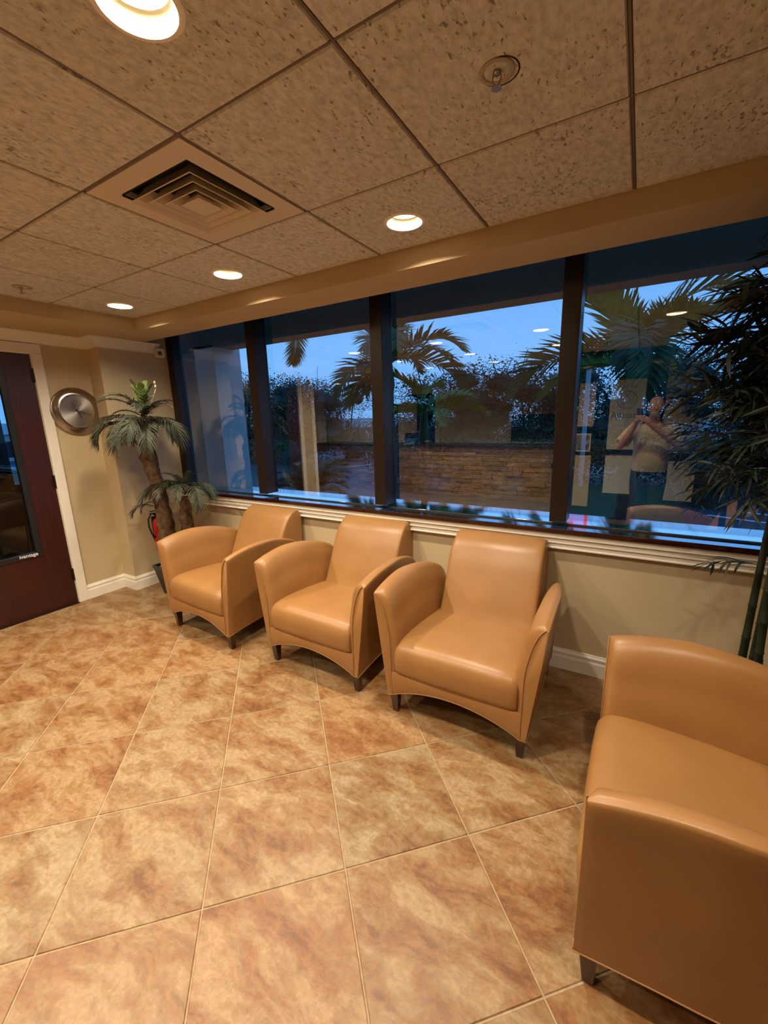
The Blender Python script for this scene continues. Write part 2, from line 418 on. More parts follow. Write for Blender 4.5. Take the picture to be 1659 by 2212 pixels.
# baseboard profile swept along a polyline (outward normal given by turning)
BPROF = [(0, 0), (.016, 0), (.016, .085), (.011, .098), (.011, .108), (.014, .112), (.014, .122), (.007, .132), (.005, .140), (0, .142)]
def sweep(path, prof, side=1):
    """path: 2-D polyline; profile (outward, height)"""
    mb = MB(); secs = []
    for i, p in enumerate(path):
        p = Vector(p); d0 = (p - Vector(path[i - 1])).normalized() if i else None
        d1 = (Vector(path[i + 1]) - p).normalized() if i < len(path) - 1 else None
        n0 = Vector((-d0.y, d0.x)) * side if d0 else None; n1 = Vector((-d1.y, d1.x)) * side if d1 else None
        if n0 is None: nn = n1
        elif n1 is None: nn = n0
        else: nn = (n0 + n1) / (1 + n0.dot(n1))
        secs.append([(p.x + nn.x * a, p.y + nn.y * a, z) for a, z in prof])
    mb.loft(secs, cap=True); return mb
o = struct('baseboard_left', sweep([(XL, .775), (XL, 1.14), (XB, 1.14), (XB, YW)], BPROF, -1), M_WHITE, label='white moulded baseboard around the pier', smooth=False)
fix_normals(o)
o = struct('baseboard_window', sweep([(XB, YW), (XR, YW)], BPROF, -1), M_WHITE, label='white moulded baseboard under the window'); fix_normals(o)
o = struct('baseboard_left_rear', sweep([(XL, -.56), (XL, -.35)], BPROF, -1), M_WHITE, label='white baseboard beyond the door'); fix_normals(o)
CPROF = [(0, HS - .085), (.012, HS - .083), (.016, HS - .072), (.03, HS - .055), (.055, HS - .03), (.072, HS - .018), (.078, HS - .006), (.085, HS - .001), (0, HS - .001)]
o = struct('trim_4', MB().box(XL - .125, XL + .012, -.635, -.56, 0, HS), M_WHITE, label='cream end of the left wall beyond the door')
o = struct('trim_1', sweep([(XL, -.62), (XL, 1.14), (XB, 1.14), (XB, 1.70)], CPROF, -1), M_WHITE, label='white crown moulding under the soffit'); fix_normals(o)
# stool moulding below the sill
SPROF = [(0, .832), (.032, .832), (.040, .836), (.040, .843), (.030, .846), (.028, .866), (.044, .873), (.044, .880), (.034, .883), (.036, .900), (.053, .907), (.053, .914), (.044, .917), (.046, .937), (0, .937)]
o = struct('trim_2', sweep([(XB, YW), (XR, YW)], SPROF, -1), M_WHITE, label='cream stepped moulding under the window sill'); fix_normals(o)
# ------------------------------------------------------------------ WINDOW
mb = MB(); mb.box(XB, XR, 1.682, 1.81, .938, .966)
sill = struct('window_1_sill', mb, M_SILL, label='glossy dark cherry window sill', bev=.003)
mb = MB(); mb.box(XB, XR, 1.690, 1.795, .965, .9685)
struct('window_1_sill_plate', mb, M_RAIL, label='polished plate on the window sill', bev=.001)
mb = MB(); mb.box(XB, XR, 1.806, YG + .03, .955, .9785)
struct('window_1_bottom_rail', mb, M_RAIL, label='polished lower rail of the window', bev=.002)
mb = MB(); mb.box(XB, XR, 1.795, 1.8065, .955, .9765)
struct('window_1_rail_face', mb, M_BLACK, label='black face of the lower window rail')
mb = MB(); mb.box(XB - 1, XR + 1, YG + .03, 2.10, .90, .9785)
struct('window_1_outer_ledge', mb, M_RAIL, label='pale ledge outside the glass')
mb = MB(); mb.box(XB, XR, 1.80, YG + .05, 2.66, 2.74)
struct('window_1_head', mb, M_MULL, label='dark head of the window frame')
win = tag(bpy.data.objects.new('window_1', None), 'long dark framed window over the armchairs', None, None, 'structure'); COL.objects.link(win); win.location = (0, YG, 1)
MX = [-2.283, -.984, .323, 1.623, 2.93]
edges = []
def bar(x0, x1, y0):
    b = MB(); b.box(x0, x1, y0 - YG, .035, -.005, 1.68); b.build('mullion', M_MULL, win, bev=.004)
bar(XB, XB + .105, 1.81); edges.append(XB + .105)
for x in MX:
    bar(x - .05, x + .05, 1.75); edges += [x - .05, x + .05]
edges.append(XR)
for k in range(0, len(edges) - 1, 2):
    a, b = edges[k] - .01, edges[k + 1] + .01
    if b - a > .05:
        q = MB(); q.add([(a, 0, -.01), (b, 0, -.01), (b, 0, 1.70), (a, 0, 1.70)], [(0, 1, 2, 3)]); q.build('pane', M_GLASS, win)

# ------------------------------------------------------------------ DOOR in the left wall
DL, DR_ = -.26, .69
mb = MB()
for y0, y1, z0, z1 in ((DR_ + .005, DR_ + .085, 0, 2.28), (DL - .085, DL - .005, 0, 2.28), (DL - .085, DR_ + .085, 2.281, 2.36)):
    mb.box(XL - .001, XL + .018, y0, y1, z0, z1)
for y0, y1 in ((DR_ + .003, DR_ + .09), (DL - .09, DL - .003)): mb.box(XL - .12, XL + .002, y0, y1, 0, 2.33)
mb.box(XL - .12, XL + .002, DL, DR_, 2.275, 2.33)
struct('trim_3', mb, M_WHITE, label='white casing around the cherry door', bev=.003)
door = tag(bpy.data.objects.new('door_1', None), 'dark cherry door with a tall glass light', None, None, 'structure'); COL.objects.link(door); door.location = (XL, DR_, 0)
dk = lambda y: y - DR_
gy0, gy1, gz0, gz1 = -.03, .495, .535, 2.155
mb = MB()
mb.box(-.045, -.004, dk(gy1), dk(DR_), .006, 2.272); mb.box(-.045, -.004, dk(DL), dk(gy0), .006, 2.272)
mb.box(-.045, -.004, dk(gy0), dk(gy1), .006, gz0); mb.box(-.045, -.004, dk(gy0), dk(gy1), gz1, 2.272)
mb.build('door_leaf', M_CHERRY, door)
mb = MB(); w_ = .045
for a, b, c, d in ((gy1 - w_, gy1, gz0, gz1), (gy0, gy0 + w_, gz0, gz1), (gy0 + w_, gy1 - w_, gz0, gz0 + w_), (gy0 + w_, gy1 - w_, gz1 - w_, gz1)):
    mb.box(-.04, .006, dk(a), dk(b), c, d)
mb.build('glazing_bead', M_BLACK, door, bev=.003)
mb = MB(); mb.box(-.022, -.018, dk(gy0 + .02), dk(gy1 - .02), gz0 + .02, gz1 - .02); mb.build('door_pane', M_DGLASS, door)
MT = Matrix.Translation((.0075, dk(.322), .553)) @ Matrix.Rotation(PI / 2, 4, 'Z') @ Matrix.Rotation(PI / 2, 4, 'X')
text_obj('lettering', 'ivantage', .042, .0005, mat('white_vinyl', (.8, .8, .78), .5), MT, door, bold=.0006)
for z in (2.10, 1.18, .29):
    b = MB(); b.box(-.004, .006, dk(DR_ - .012), dk(DR_ + .012), z - .055, z + .055)
    b.tube([(.010, dk(DR_ + .001), z - .057), (.010, dk(DR_ + .001), z + .057)], .0075, 10); b.build('hinge', M_DARKMETAL, door)
b = MB(); b.lathe([(.0, .0), (.026, .0), (.026, .008), (.012, .012), (.011, .05), (0, .05)], 16, 'x', (-.004, dk(DL + .07), 1.0)); b.tube([(.045, dk(DL + .07), 1.0), (.05, dk(DL + .19), 1.0)], .009, 8); b.build('door_handle', M_STEEL2, door)
b = MB(); b.box(-3.86 - XL, .03, dk(DL), dk(DR_), 0, .006); b.build('threshold', M_DARKMETAL, door)
# vestibule beyond the door
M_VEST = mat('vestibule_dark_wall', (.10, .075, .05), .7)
mb = MB(); mb.box(-6.1, -6.0, -.50, 1.06, 0, 2.6); mb.box(-6.1, -6.0, 1.06, 1.9, 0, .95); mb.box(-6.1, -6.0, 1.06, 1.9, 2.5, 2.6)
mb.box(-6.1, XL - .1, 1.9, 2.0, 0, 2.6); mb.box(-6.1, XL - .12, -.50, 2.0, 2.6, 2.7)
struct('wall_vestibule', mb, M_VEST, label='dim vestibule beyond the cherry door')
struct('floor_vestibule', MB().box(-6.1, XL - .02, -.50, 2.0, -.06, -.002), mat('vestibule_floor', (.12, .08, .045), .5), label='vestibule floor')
mb = MB(); mb.box(-6.0, -5.955, 1.02, 1.075, .93, 2.5); mb.box(-6.0, -5.955, 1.06, 1.9, .93, .97)
struct('window_2', mb, M_MULL, label='dark window frame seen through the door')

# ------------------------------------------------------------------ CEILING FITTINGS
def lamp_proto():
    t = thing('recessed_ceiling_lamp', '', 'ceiling lamp', (0, 0, HC), 0, 'recessed ceiling lamps')
    b = MB(); b.lathe([(.0775, .012), (.0775, -.001), (.081, -.005), (.091, -.005), (.096, -.001), (.096, .001), (.083, .002)], 40); b.build('trim_ring', M_TRIMRING, t, smooth=True, angle=.7)
    b = MB(); b.lathe([(.0775, .012), (.074, .03), (.066, .045), (.052, .056)], 40); b.build('reflector', M_LAMPIN, t, smooth=True)
    b = MB(); b.lathe([(.0, .0395), (.046, .0395), (.070, .041)], 32); b.build('lens', M_BULB, t, smooth=True)
    b = MB(); b.lathe([(.083, .002), (.083, .13), (0, .13)], 24); b.build('housing', M_CAVITY, t)
    return t
lp = lamp_proto()
LL = {(-4.5, 1.53): 'farthest small glowing recessed lamp, in the tile next to the left corner of the soffit',
      (-2.5, 1.53): 'glowing recessed lamp between the square air diffuser and the window soffit',
      (-.5, 1.53): 'glowing recessed lamp above the second window mullion, nearest the window soffit',
      (-.48, -.5): 'largest nearest recessed lamp with yellow reflector, cut by the top edge'}
def add_light(x, y, k):
    ld = bpy.data.lights.new('lamp_light', 'AREA'); ld.shape = 'DISK'; ld.size = .092; ld.spread = math.radians(165); ld.energy = LAMP_W * k; ld.color = LAMP_C
    lo = bpy.data.objects.new('lamp_light', ld); COL.objects.link(lo); return lo
KL = {(-4.5, 1.53): 1.5, (-4.5, -.5): 1.5, (-2.5, 1.53): 1.15, (-.5, -2.5): .12, (-2.5, -2.5): .30, (-4.5, -2.5): .45, (-2.5, -4.5): .35, (-4.5, -4.5): 1.0, (-.48, -.5): .95, (1.5, -.5): .30, (-.5, 1.53): 1.1}
for n_, (a, b_) in enumerate(LAMPS):
    lab = LL.get((a, b_)) or {(-4.5, -.5): 'recessed lamp mirrored in the second pane beside the palm fronds', (-2.5, -.5): 'recessed lamp mirrored in the third pane, just right of the second mullion',
        (1.5, -.5): 'recessed lamp mirrored in the right pane over the palm crown', (-4.5, -2.5): 'recessed lamp two rows behind the door, mirrored behind the palm fronds',
        (-2.5, -2.5): 'recessed lamp over the reception desk front, mirrored low in the third pane', (-.5, -2.5): 'recessed lamp mirrored against the left edge of the third mullion',
        (-4.5, -4.5): 'faintest mirrored recessed lamp, farthest back on the left of the third pane', (-2.5, -4.5): 'faint mirrored recessed lamp, farthest back, above the open tree crown'}[(a, b_)]
    o = lp if n_ == 0 else copy_tree(lp)
    o.location = (a * T, b_ * T, HC); o['label'] = lab; o['group'] = 'recessed ceiling lamps'
    lo = add_light(a, b_, KL.get((a, b_), 1)); lo.parent = o; lo.location = (0, 0, .0385)
lo_ = copy_tree(lp, (-5.3, -3.3, HS), None, 'recessed lamp added to brighten the side lobby before the lettered wall'); lo_['group'] = 'recessed ceiling lamps'  # extra lamp, added only to brighten the dark side lobby
for c in [c for c in lo_.children if c.type == 'LIGHT']: bpy.data.objects.remove(c)
lx = add_light(0, 0, 3.2); lx.parent = lo_; lx.location = (0, 0, .0385)
# square diffuser
df = thing('air_diffuser', 'square painted metal air diffuser with nested dark louvre slots', 'air vent', (-1.5 * T, .5 * T, HC))
h = T / 2 - .009
def sqr(a, z): return [(-a, -a, z), (a, -a, z), (a, a, z), (-a, a, z)]
b = MB(); b.loft([sqr(h, .012), sqr(h, 0), sqr(.215, 0), sqr(.205, .010), sqr(.205, .03)], cap=False); b.build('face_plate', M_METALPANEL, df)
b = MB(); b.loft([sqr(.23, .075), sqr(.001, .075)], cap=False); b.loft([sqr(.206, .0), sqr(.206, .08)], cap=False); b.build('dark_throat', M_CAVITY, df)
for k, a in enumerate((.186, .143, .100)):
    b = MB(); b.loft([sqr(a, -.016), sqr(a - .012, -.006), sqr(a - .040, .036), sqr(a - .043, .036), sqr(a - .017, -.006), sqr(a - .003, -.018), sqr(a, -.016)], cap=False); b.build('louvre', M_METALPANEL, df)
b = MB(); b.loft([sqr(.057, -.016), sqr(.053, -.004), sqr(.012, .036)], cap=True); b.build('centre_cone', M_METALPANEL, df)
# sprinkler heads
def sprinkler(x, y, label):
    t = thing('fire_sprinkler', label, 'sprinkler', (x, y, HC), 0, 'ceiling sprinklers')
    M1 = mat('sprinkler_cup', (.40, .33, .25), .55)
    b = MB(); b.lathe([(.030, .012), (.032, .002), (.036, -.004), (.046, -.003), (.047, 0), (.03, .003)], 28); b.build('escutcheon', M1, t, smooth=True)
    b = MB(); b.lathe([(.0, .0105), (.030, .012)], 20); b.lathe([(.052, -.0005), (.0475, -.0006)], 20, c=(.006, .005, 0)); b.build('dark_gap', M_CAVITY, t)
    b = MB(); b.lathe([(0, .012), (.011, .012), (.011, -.004), (.007, -.008), (0, -.008)], 14); b.build('body', M_STEEL2, t, smooth=True)
    b = MB(); b.tube([(-.009, 0, -.006), (-.012, 0, -.018), (-.004, 0, -.032), (0, 0, -.036)], .0022, 6); b.tube([(.009, 0, -.006), (.012, 0, -.018), (.004, 0, -.032), (0, 0, -.036)], .0022, 6); b.build('frame_arm', M_STEEL2, t)
    b = MB(); b.lathe([(0, -.036), (.013, -.037), (.014, -.0385), (0, -.0385)], 16); b.build('deflector', M_STEEL2, t)
sprinkler(.505 * T, .495 * T, 'fire sprinkler in a round cup in the near ceiling tile, above the right windows')
sprinkler(-4.556 * T, .552 * T, 'small distant fire sprinkler on the ceiling above the cherry door')

# ------------------------------------------------------------------ ARMCHAIRS
def lerp(a, b, t): return a + (b - a) * t
def cat(p0, p1, p2, p3, t): return .5 * (2 * p1 + (p2 - p0) * t + (2 * p0 - 5 * p1 + 4 * p2 - p3) * t * t + (3 * p1 - p0 - 3 * p2 + p3) * t ** 3)
def prof_interp(tab, y):
    for k in range(len(tab) - 1):
        if y <= tab[k + 1][0]:
            a = tab[max(k - 1, 0)][1]; b = tab[k][1]; c = tab[k + 1][1]; d = tab[min(k + 2, len(tab) - 1)][1]
            return cat(a, b, c, d, (y - tab[k][0]) / (tab[k + 1][0] - tab[k][0]))
    return tab[-1][1]
def dens(L, n=3):
    out = []
    for k in range(len(L) - 1):
        a, b, c, d = L[max(k - 1, 0)], L[k], L[k + 1], L[min(k + 2, len(L) - 1)]
        out += [tuple(cat(a[i], b[i], c[i], d[i], t / n) for i in range(2)) for t in range(n)]
    return out + [L[-1]]
ARMTOP = [(0, .738), (.08, .757), (.16, .772), (.25, .781), (.35, .779), (.45, .768), (.55, .745), (.65, .712), (.74, .665), (.80, .60)]
def side_low(y): return .122 + .032 * math.sin(PI * min(max(y / .86, 0), 1))
def armchair(label):
    t = thing('armchair', label, 'armchair', (0, 0, 0), 0, 'tan leather armchairs')
    YS = [0, .004, .009, .016, .026, .05, .08, .12, .16, .20, .25, .30, .35, .40, .45, .50, .55, .60, .65, .69, .73, .76, .785, .80, .806]
    SEC = [(.352, 0), (.336, .10), (.325, .25), (.318, .42), (.320, .52), (.328, .63), (.342, .73), (.352, .82), (.364, .89), (.382, .945), (.404, .978), (.432, .996), (.452, .990), (.462, .965), (.448, .80), (.432, .60), (.416, .40), (.400, .20), (.3845, 0)]
    SEC0 = [(.356, 0), (.356, .12), (.3585, .25), (.360, .40), (.362, .52), (.368, .63), (.380, .73), (.394, .82), (.410, .89), (.424, .935), (.438, .965), (.447, .980), (.455, .978), (.457, .958), (.446, .80), (.430, .60), (.414, .40), (.398, .20), (.3825, 0)]
    D0, D1 = dens(SEC0), dens(SEC)
    for s in (-1, 1):
        secs = []
        for n_, y in enumerate(YS):
            zt = prof_interp(ARMTOP, y); zb = side_low(y)
            m_ = math.sin(min(y / .026, 1) * PI / 2)
            back = max(0, (y - .3) / .5) ; fl_ = 1 - .70 * min(back, 1) ** 1.15
            end = 0
            if y > .78: end = (y - .78) / .026
            q = []
            for (xa, ha), (xb, hb) in zip(D0, D1):
                x = lerp(xa, xb, m_); hh = lerp(ha, hb, m_)
                x = .37 + (x - .37) * (fl_ if x > .37 else 1); x -= .018 * min(back, 1)
                x = lerp(x, .385, .35 * min(end, 1)); z = zb + (zt - zb) * hh - .02 * min(end, 1) * hh
                q.append((s * x, y, z))
            secs.append(q)
        b = MB(); b.loft(secs, cap=True); a = b.build('arm', M_LEATHER, t, smooth=True, angle=1.1); fix_normals(a)
        # welt on the front panel seam and along outer edge
        b = MB()
        pts = [(s * (xa - .001), -.0015, .122 + .62 * ha) for xa, ha in dens(SEC0[:12])]
        b.tube(pts, .0028, 6); b.build('welt', M_PIPING, a, smooth=True)
    # seat cushion
    PF = [(.012, .268), (-.003, .276), (-.012, .30), (-.016, .335), (-.015, .375), (-.008, .408), (.008, .432), (.035, .447), (.08, .454), (.16, .457), (.26, .453), (.38, .444), (.50, .432), (.58, .424), (.60, .40), (.60, .27)]
    secs = []
    for k, x in enumerate([-.334, -.331, -.322, -.30, -.24, -.16, -.08, 0, .08, .16, .24, .30, .322, .331, .334]):
        e_ = max(0, (abs(x) - .30) / .034); q = []
        for y, z in PF:
            crown = .014 * (1 - (x / .34) ** 2) * (z > .40)
            yy = y + (.012 * e_ ** 2 if y < .05 else 0); zz = z + crown - (.014 * e_ ** 2 if z > .40 else 0)
            if y < .03: yy -= .007 * (1 - (x / .34) ** 2)
            q.append((x, yy, zz))
        secs.append(q)
    b = MB(); b.loft(secs, cap=True); o = b.build('seat_cushion', M_LEATHER, t, smooth=True, angle=1.2); fix_normals(o)
    # front rail with arched lower edge
    secs = []
    for k in range(25):
        x = lerp(-.358, .358, k / 24); zb = .122 + .085 * (1 - (x / .358) ** 2) ** .9
        secs.append([(x, .000, .270), (x, -.002, .262), (x, -.002, zb + .006), (x, .001, zb), (x, .04, zb), (x, .04, .270)])
    b = MB(); b.loft(secs, cap=True); o = b.build('front_rail', M_LEATHER, t, smooth=True, angle=.6); fix_normals(o)
    b = MB(); b.tube([(lerp(-.384, .384, k / 24), -.0025, .124 + .085 * max(0, 1 - (lerp(-.384, .384, k / 24) / .358) ** 2) ** .9) for k in range(25)], .0030, 6)
    for s in (-1, 1): b.tube([(s * (.372 + .0145 * (1 - .70 * (max(0, y - .3) / .5) ** 1.15) - .018 * max(0, y - .3) / .5), y, side_low(y) + .001) for y in [0, .1, .2, .3, .4, .5, .6, .7, .8]], .0025, 6)
    b.build('bottom_welt', M_PIPING, t, smooth=True)
    b = MB(); b.box(-.345, .345, .04, .82, .215, .262); b.build('dust_cover', M_CLOTHBLK, t)
    # backrest
    BP = [(.50, .38), (.545, .455), (.578, .53), (.610, .60), (.643, .67), (.676, .74), (.711, .80), (.752, .852), (.795, .886), (.835, .903), (.868, .901), (.890, .886), (.901, .855), (.903, .80), (.900, .60), (.895, .35), (.885, .14), (.82, .14), (.72, .25)]
    cy_, cz_ = .79, .55
    BD = dens(BP, 2)
    secs = []
    for x, d in [(-.296, .024), (-.2945, .015), (-.290, .008), (-.282, .003), (-.268, .0005), (-.24, 0), (-.12, 0), (0, 0), (.12, 0), (.24, 0), (.268, .0005), (.282, .003), (.290, .008), (.2945, .015), (.296, .024)]:
        q = []
        for y, z in BD:
            vy, vz = cy_ - y, cz_ - z; L = math.hypot(vy, vz)
            bulge = -.014 * (1 - (x / .287) ** 2) if y < .76 else 0
            if y > .86 and z < .86: d_ = min(d, .012)
            else: d_ = d
            q.append((x * (1 - .018 * max(0, (z - .80) / .1)), y + vy / L * d_ + bulge, z + vz / L * d_ + (.004 * (1 - (x / .287) ** 2) if z > .85 else 0)))
        secs.append(q)
    b = MB(); b.loft(secs, cap=True); o = b.build('backrest', M_LEATHER, t, smooth=True, angle=1.0); fix_normals(o)
    for s in (-1, 1):
        b = MB(); b.tube([(s * .293 * (1 - .018 * max(0, (z - .80) / .1)), y + .012, z - .012) for y, z in BP[3:11]], .0028, 6); b.build('welt', M_PIPING, o, smooth=True)
    # legs
    for s in (-1, 1):
        for y0 in (.012, .80):
            b = MB(); x0 = s * (.352 if y0 < .1 else .330); tx = .026; bx = .016
            yy = .026
            dy = .006 if y0 < .1 else -.004
            b.loft([[(x0 - bx, y0 + yy - bx + dy, 0), (x0 + bx, y0 + yy - bx + dy, 0), (x0 + bx, y0 + yy + bx + dy, 0), (x0 - bx, y0 + yy + bx + dy, 0)],
                    [(x0 - tx, y0 + yy - tx, .135), (x0 + tx, y0 + yy - tx, .135), (x0 + tx, y0 + yy + tx, .135), (x0 - tx, y0 + yy + tx, .135)]], cap=True)
            b.build('leg', M_LEG, t, bev=.003)
    return t
ch = armchair('tan leather armchair nearest the window, third of the row, beside the bare wall')
ch.location = (-.003, .803, 0)
copy_tree(ch, (-1.006, .848, 0), math.radians(-1.0), 'middle tan leather armchair of the three lined up under the window')
copy_tree(ch, (-2.121, .815, 0), math.radians(-3.0), 'tan leather armchair farthest away, beside the artificial palm')
copy_tree(ch, (.687, .437, 0), math.radians(-90), 'tan leather armchair turned sideways and cut by the right edge of the view')
ch['label'] = 'tan leather armchair third from the palm, nearest of the three under the window'

# ------------------------------------------------------------------ WALL CLOCK
ck = thing('wall_clock', 'round brushed steel wall clock with a small hands emblem', 'clock', (XL, .967, 1.80))
R_ = .212
b = MB(); b.lathe([(R_ - .01, .0), (R_, .012), (R_, .018), (R_ - .006, .024), (R_ - .055, .044), (R_ - .066, .046), (R_ - .070, .040)], 64, 'x'); b.build('rim', M_STEEL, ck, smooth=True, angle=.9)
b = MB(); b.lathe([(R_ - .070, .038), (0, .038)], 64, 'x'); b.build('dial', M_DIAL, ck, smooth=True)
MHAND = mat('dark_clock_hand', (.05, .035, .025), .4, metal=.5)
def hand(nm, ang, L, wd):
    d = Vector((0, math.sin(ang), math.cos(ang))); n = Vector((0, d.z, -d.y)); b = MB()
    p = [-d * .02 + n * wd, -d * .02 - n * wd, d * L - n * wd * .5, d * L + n * wd * .5]
    b.loft([[(.0405, q.y, q.z) for q in p], [(.0425, q.y, q.z) for q in p]], cap=True); b.build(nm, MHAND, ck)
hand('minute_hand', math.radians(108), .115, .0022); hand('hour_hand', math.radians(158), .068, .003)
b = MB(); b.lathe([(.008, .04), (.007, .046), (0, .046)], 16, 'x'); b.build('pivot_cap', M_STEEL2, ck)
def emblem(name, R, M, parent, frame, tr=.05):
    """ring holding two cupped hands, drawn with round strokes; frame(u, v) -> point"""
    b = MB(); r = R * tr
    b.tube([frame(R * math.cos(2 * PI * k / 40), R * math.sin(2 * PI * k / 40)) for k in range(41)], r, 6, cap=False)
    for s in (-1, 1):
        b.tube([frame(s * R * x, R * y) for x, y in [(.30, .93), (.12, .62), (.0, .45)]], r * .8, 6)
        b.tube([frame(s * R * x, R * y) for x, y in [(.64, .55), (.70, .15), (.60, -.25), (.36, -.52), (.12, -.62)]], r * .8, 6)
        b.tube([frame(s * R * x, R * y) for x, y in [(.0, .45), (.20, .25), (.26, -.05), (.12, -.30), (.0, -.36)]], r * .8, 6)
        b.tube([frame(s * R * x, R * y) for x, y in [(.44, .20), (.40, -.15), (.22, -.42)]], r * .7, 6)
    return b.build(name, M, parent, smooth=True)
emblem('emblem', .040, MHAND, ck, lambda u, v: (.0395, u, .058 + v), .028)

# ------------------------------------------------------------------ BULLET CAMERA, EXTINGUISHER
sc_ = thing('security_camera', 'small white bullet security camera at the top of the window corner', 'camera', (XB, 1.70, 2.365))
b = MB(); b.lathe([(0, 0), (.028, 0), (.028, .012), (.015, .018), (.012, .03), (0, .03)], 20, 'x'); b.build('mount', M_WPLAST, sc_, smooth=True, angle=.6)
dv = (CAMP - Vector((XB + .06, 1.70, 2.365))).normalized()
rot = dv.to_track_quat('Z', 'Y').to_matrix().to_4x4()
def oriented(mb_, M4):
    mb_.v = [tuple(M4 @ Vector(p)) for p in mb_.v]; return mb_
def rsq(r, z, k=5):
    q = []
    for c in range(4):
        for t_ in range(k):
            a = (c + t_ / (k - 1)) * PI / 2; sx_, sy_ = [(1, 1), (-1, 1), (-1, -1), (1, -1)][c]
            q.append((sx_ * r * .5 + math.cos(a) * r * .5, sy_ * r * .5 + math.sin(a) * r * .5, z))
    return q
M4 = Matrix.Translation((.060, 0, 0)) @ rot @ Matrix.Scale(1.25, 4)
b = oriented(MB().loft([rsq(.026, -.05), rsq(.034, -.04), rsq(.036, .035), rsq(.034, .040), rsq(.022, .040), rsq(.020, .034)], cap=True), M4); b.build('housing', M_WPLAST, sc_, smooth=True, angle=.5)
b = oriented(MB().lathe([(.019, .036), (.012, .037), (0, .037)], 20), M4); b.build('lens_face', mat('grey_lens_plate', (.30, .26, .22), .4), sc_)
b = oriented(MB().lathe([(.0095, .038), (.006, .0395), (0, .0395)], 16), M4); b.build('lens', M_BLACK, sc_)
ex = thing('fire_extinguisher', 'red fire extinguisher with black hose hung behind the palm trunk', 'fire extinguisher', (XB + .075, 1.42, .36))
b = MB(); b.lathe([(0, 0), (.045, 0), (.054, .012), (.055, .30), (.045, .335), (.02, .35), (.016, .37), (0, .37)], 24); b.build('cylinder', M_RED, ex, smooth=True, angle=.8)
b = MB(); b.box(-.018, .018, -.018, .018, .37, .40); b.box(-.008, .008, -.08, .03, .40, .412); b.box(-.008, .008, -.075, .02, .425, .434); b.build('valve_handle', M_BLACK, ex, bev=.002)
b = MB(); b.tube([(0, -.02, .385), (0, -.06, .41), (0, -.10, .36), (0, -.105, .28), (0, -.085, .20), (0, -.063, .15)], [.008] * 5 + [.013], 8); b.build('hose', M_BLACK, ex, smooth=True)
b = MB(); b.box(-.075, -.055, -.03, .03, .10, .36); b.build('wall_bracket', M_BLACK, ex)

# ------------------------------------------------------------------ foliage helpers
def frond_mesh(L, n, leaf, wd, droop, up0, seed, M, name='frond', sag=.35, vee=.35, stemr=.006, taper=True, tipcurl=0):
    """arching pinnate leaf along +x from origin; returns mesh"""
    R = random.Random(seed); mb = MB(); pts = []
    ang = up0; p = Vector((0, 0, 0)); N = 16
    for k in range(N + 1):
        pts.append(p.copy()); p = p + Vector((math.cos(ang), 0, math.sin(ang))) * (L / N); ang -= droop / N * (.6 + .8 * k / N)
    mb.tube(pts, [stemr * (1 - .85 * k / N) for k in range(N + 1)], 5)
    for k in range(n):
        f = .10 + .90 * (k + .5) / n; q = f * N; i = min(int(q), N - 1); P = pts[i].lerp(pts[i + 1], q - i)
        tdir = (pts[i + 1] - pts[i]).normalized(); upv = Vector((-tdir.z, 0, tdir.x))
        ll = leaf * (math.sin(PI * min(1, f * .86 + .10)) ** .6 if taper else 1) * R.uniform(.88, 1.1)
        for s in (-1, 1):
            sp = .55 + .5 * (1 - f); d = (Vector((0, s, 0)) * sp + tdir * (.55 + .55 * f) + upv * (vee * R.uniform(.4, 1.2))).normalized()
            side = (tdir - d * tdir.dot(d)).normalized() * wd * .5
            tip = P + d * ll + Vector((0, 0, -sag * ll * R.uniform(.6, 1.3)))
            mid = P + d * ll * .55 + Vector((0, 0, -sag * ll * .22))
            q1 = P + d * ll * .15
            base = len(mb.v)
            nn = d.cross(side).normalized() * wd * .16
            mb.add([P - side * .35, P + side * .35, q1 + side, mid + side * .9, tip, mid - side * .9, q1 - side, q1 + nn, mid + nn],
                   [(0, 1, 2, 7), (0, 7, 6), (7, 2, 3, 8), (6, 7, 8, 5), (8, 3, 4), (5, 8, 4)])
    me = bpy.data.meshes.new(name); me.from_pydata(mb.v, [], mb.f); me.materials.append(M); me.update()
    return me
def place(me, name, parent, loc, az, pitch=0, roll=0, sc_=1):
    o = bpy.data.objects.new(name, me); COL.objects.link(o); o.parent = parent
    o.matrix_local = Matrix.Translation(loc) @ Matrix.Rotation(az, 4, 'Z') @ Matrix.Rotation(-pitch, 4, 'Y') @ Matrix.Rotation(roll, 4, 'X') @ Matrix.Scale(sc_, 4)
    return o
def bark(path, rad, seed, n=14, amp=.25, per=6):
    """rough trunk along a path"""
    R = random.Random(seed); path = [Vector(p) for p in path]; fine = []; rr = []
    for i in range(len(path) - 1):
        for k in range(per):
            t = k / per; fine.append(path[i].lerp(path[i + 1], t)); rr.append(lerp(rad[i], rad[i + 1], t))
    fine.append(path[-1]); rr.append(rad[-1]); secs = []
    for i, p in enumerate(fine):
        q = []
        for k in range(n):
            a = 2 * PI * k / n; nz = noise.noise(Vector((math.cos(a) * 2.2, math.sin(a) * 2.2, p.z * 14 + seed)))
            r = rr[i] * (1 + amp * nz + (.10 if i % 3 == 0 else 0)); q.append((p.x + r * math.cos(a), p.y + r * math.sin(a), p.z))
        secs.append(q)
    return MB().loft(secs, cap=True)
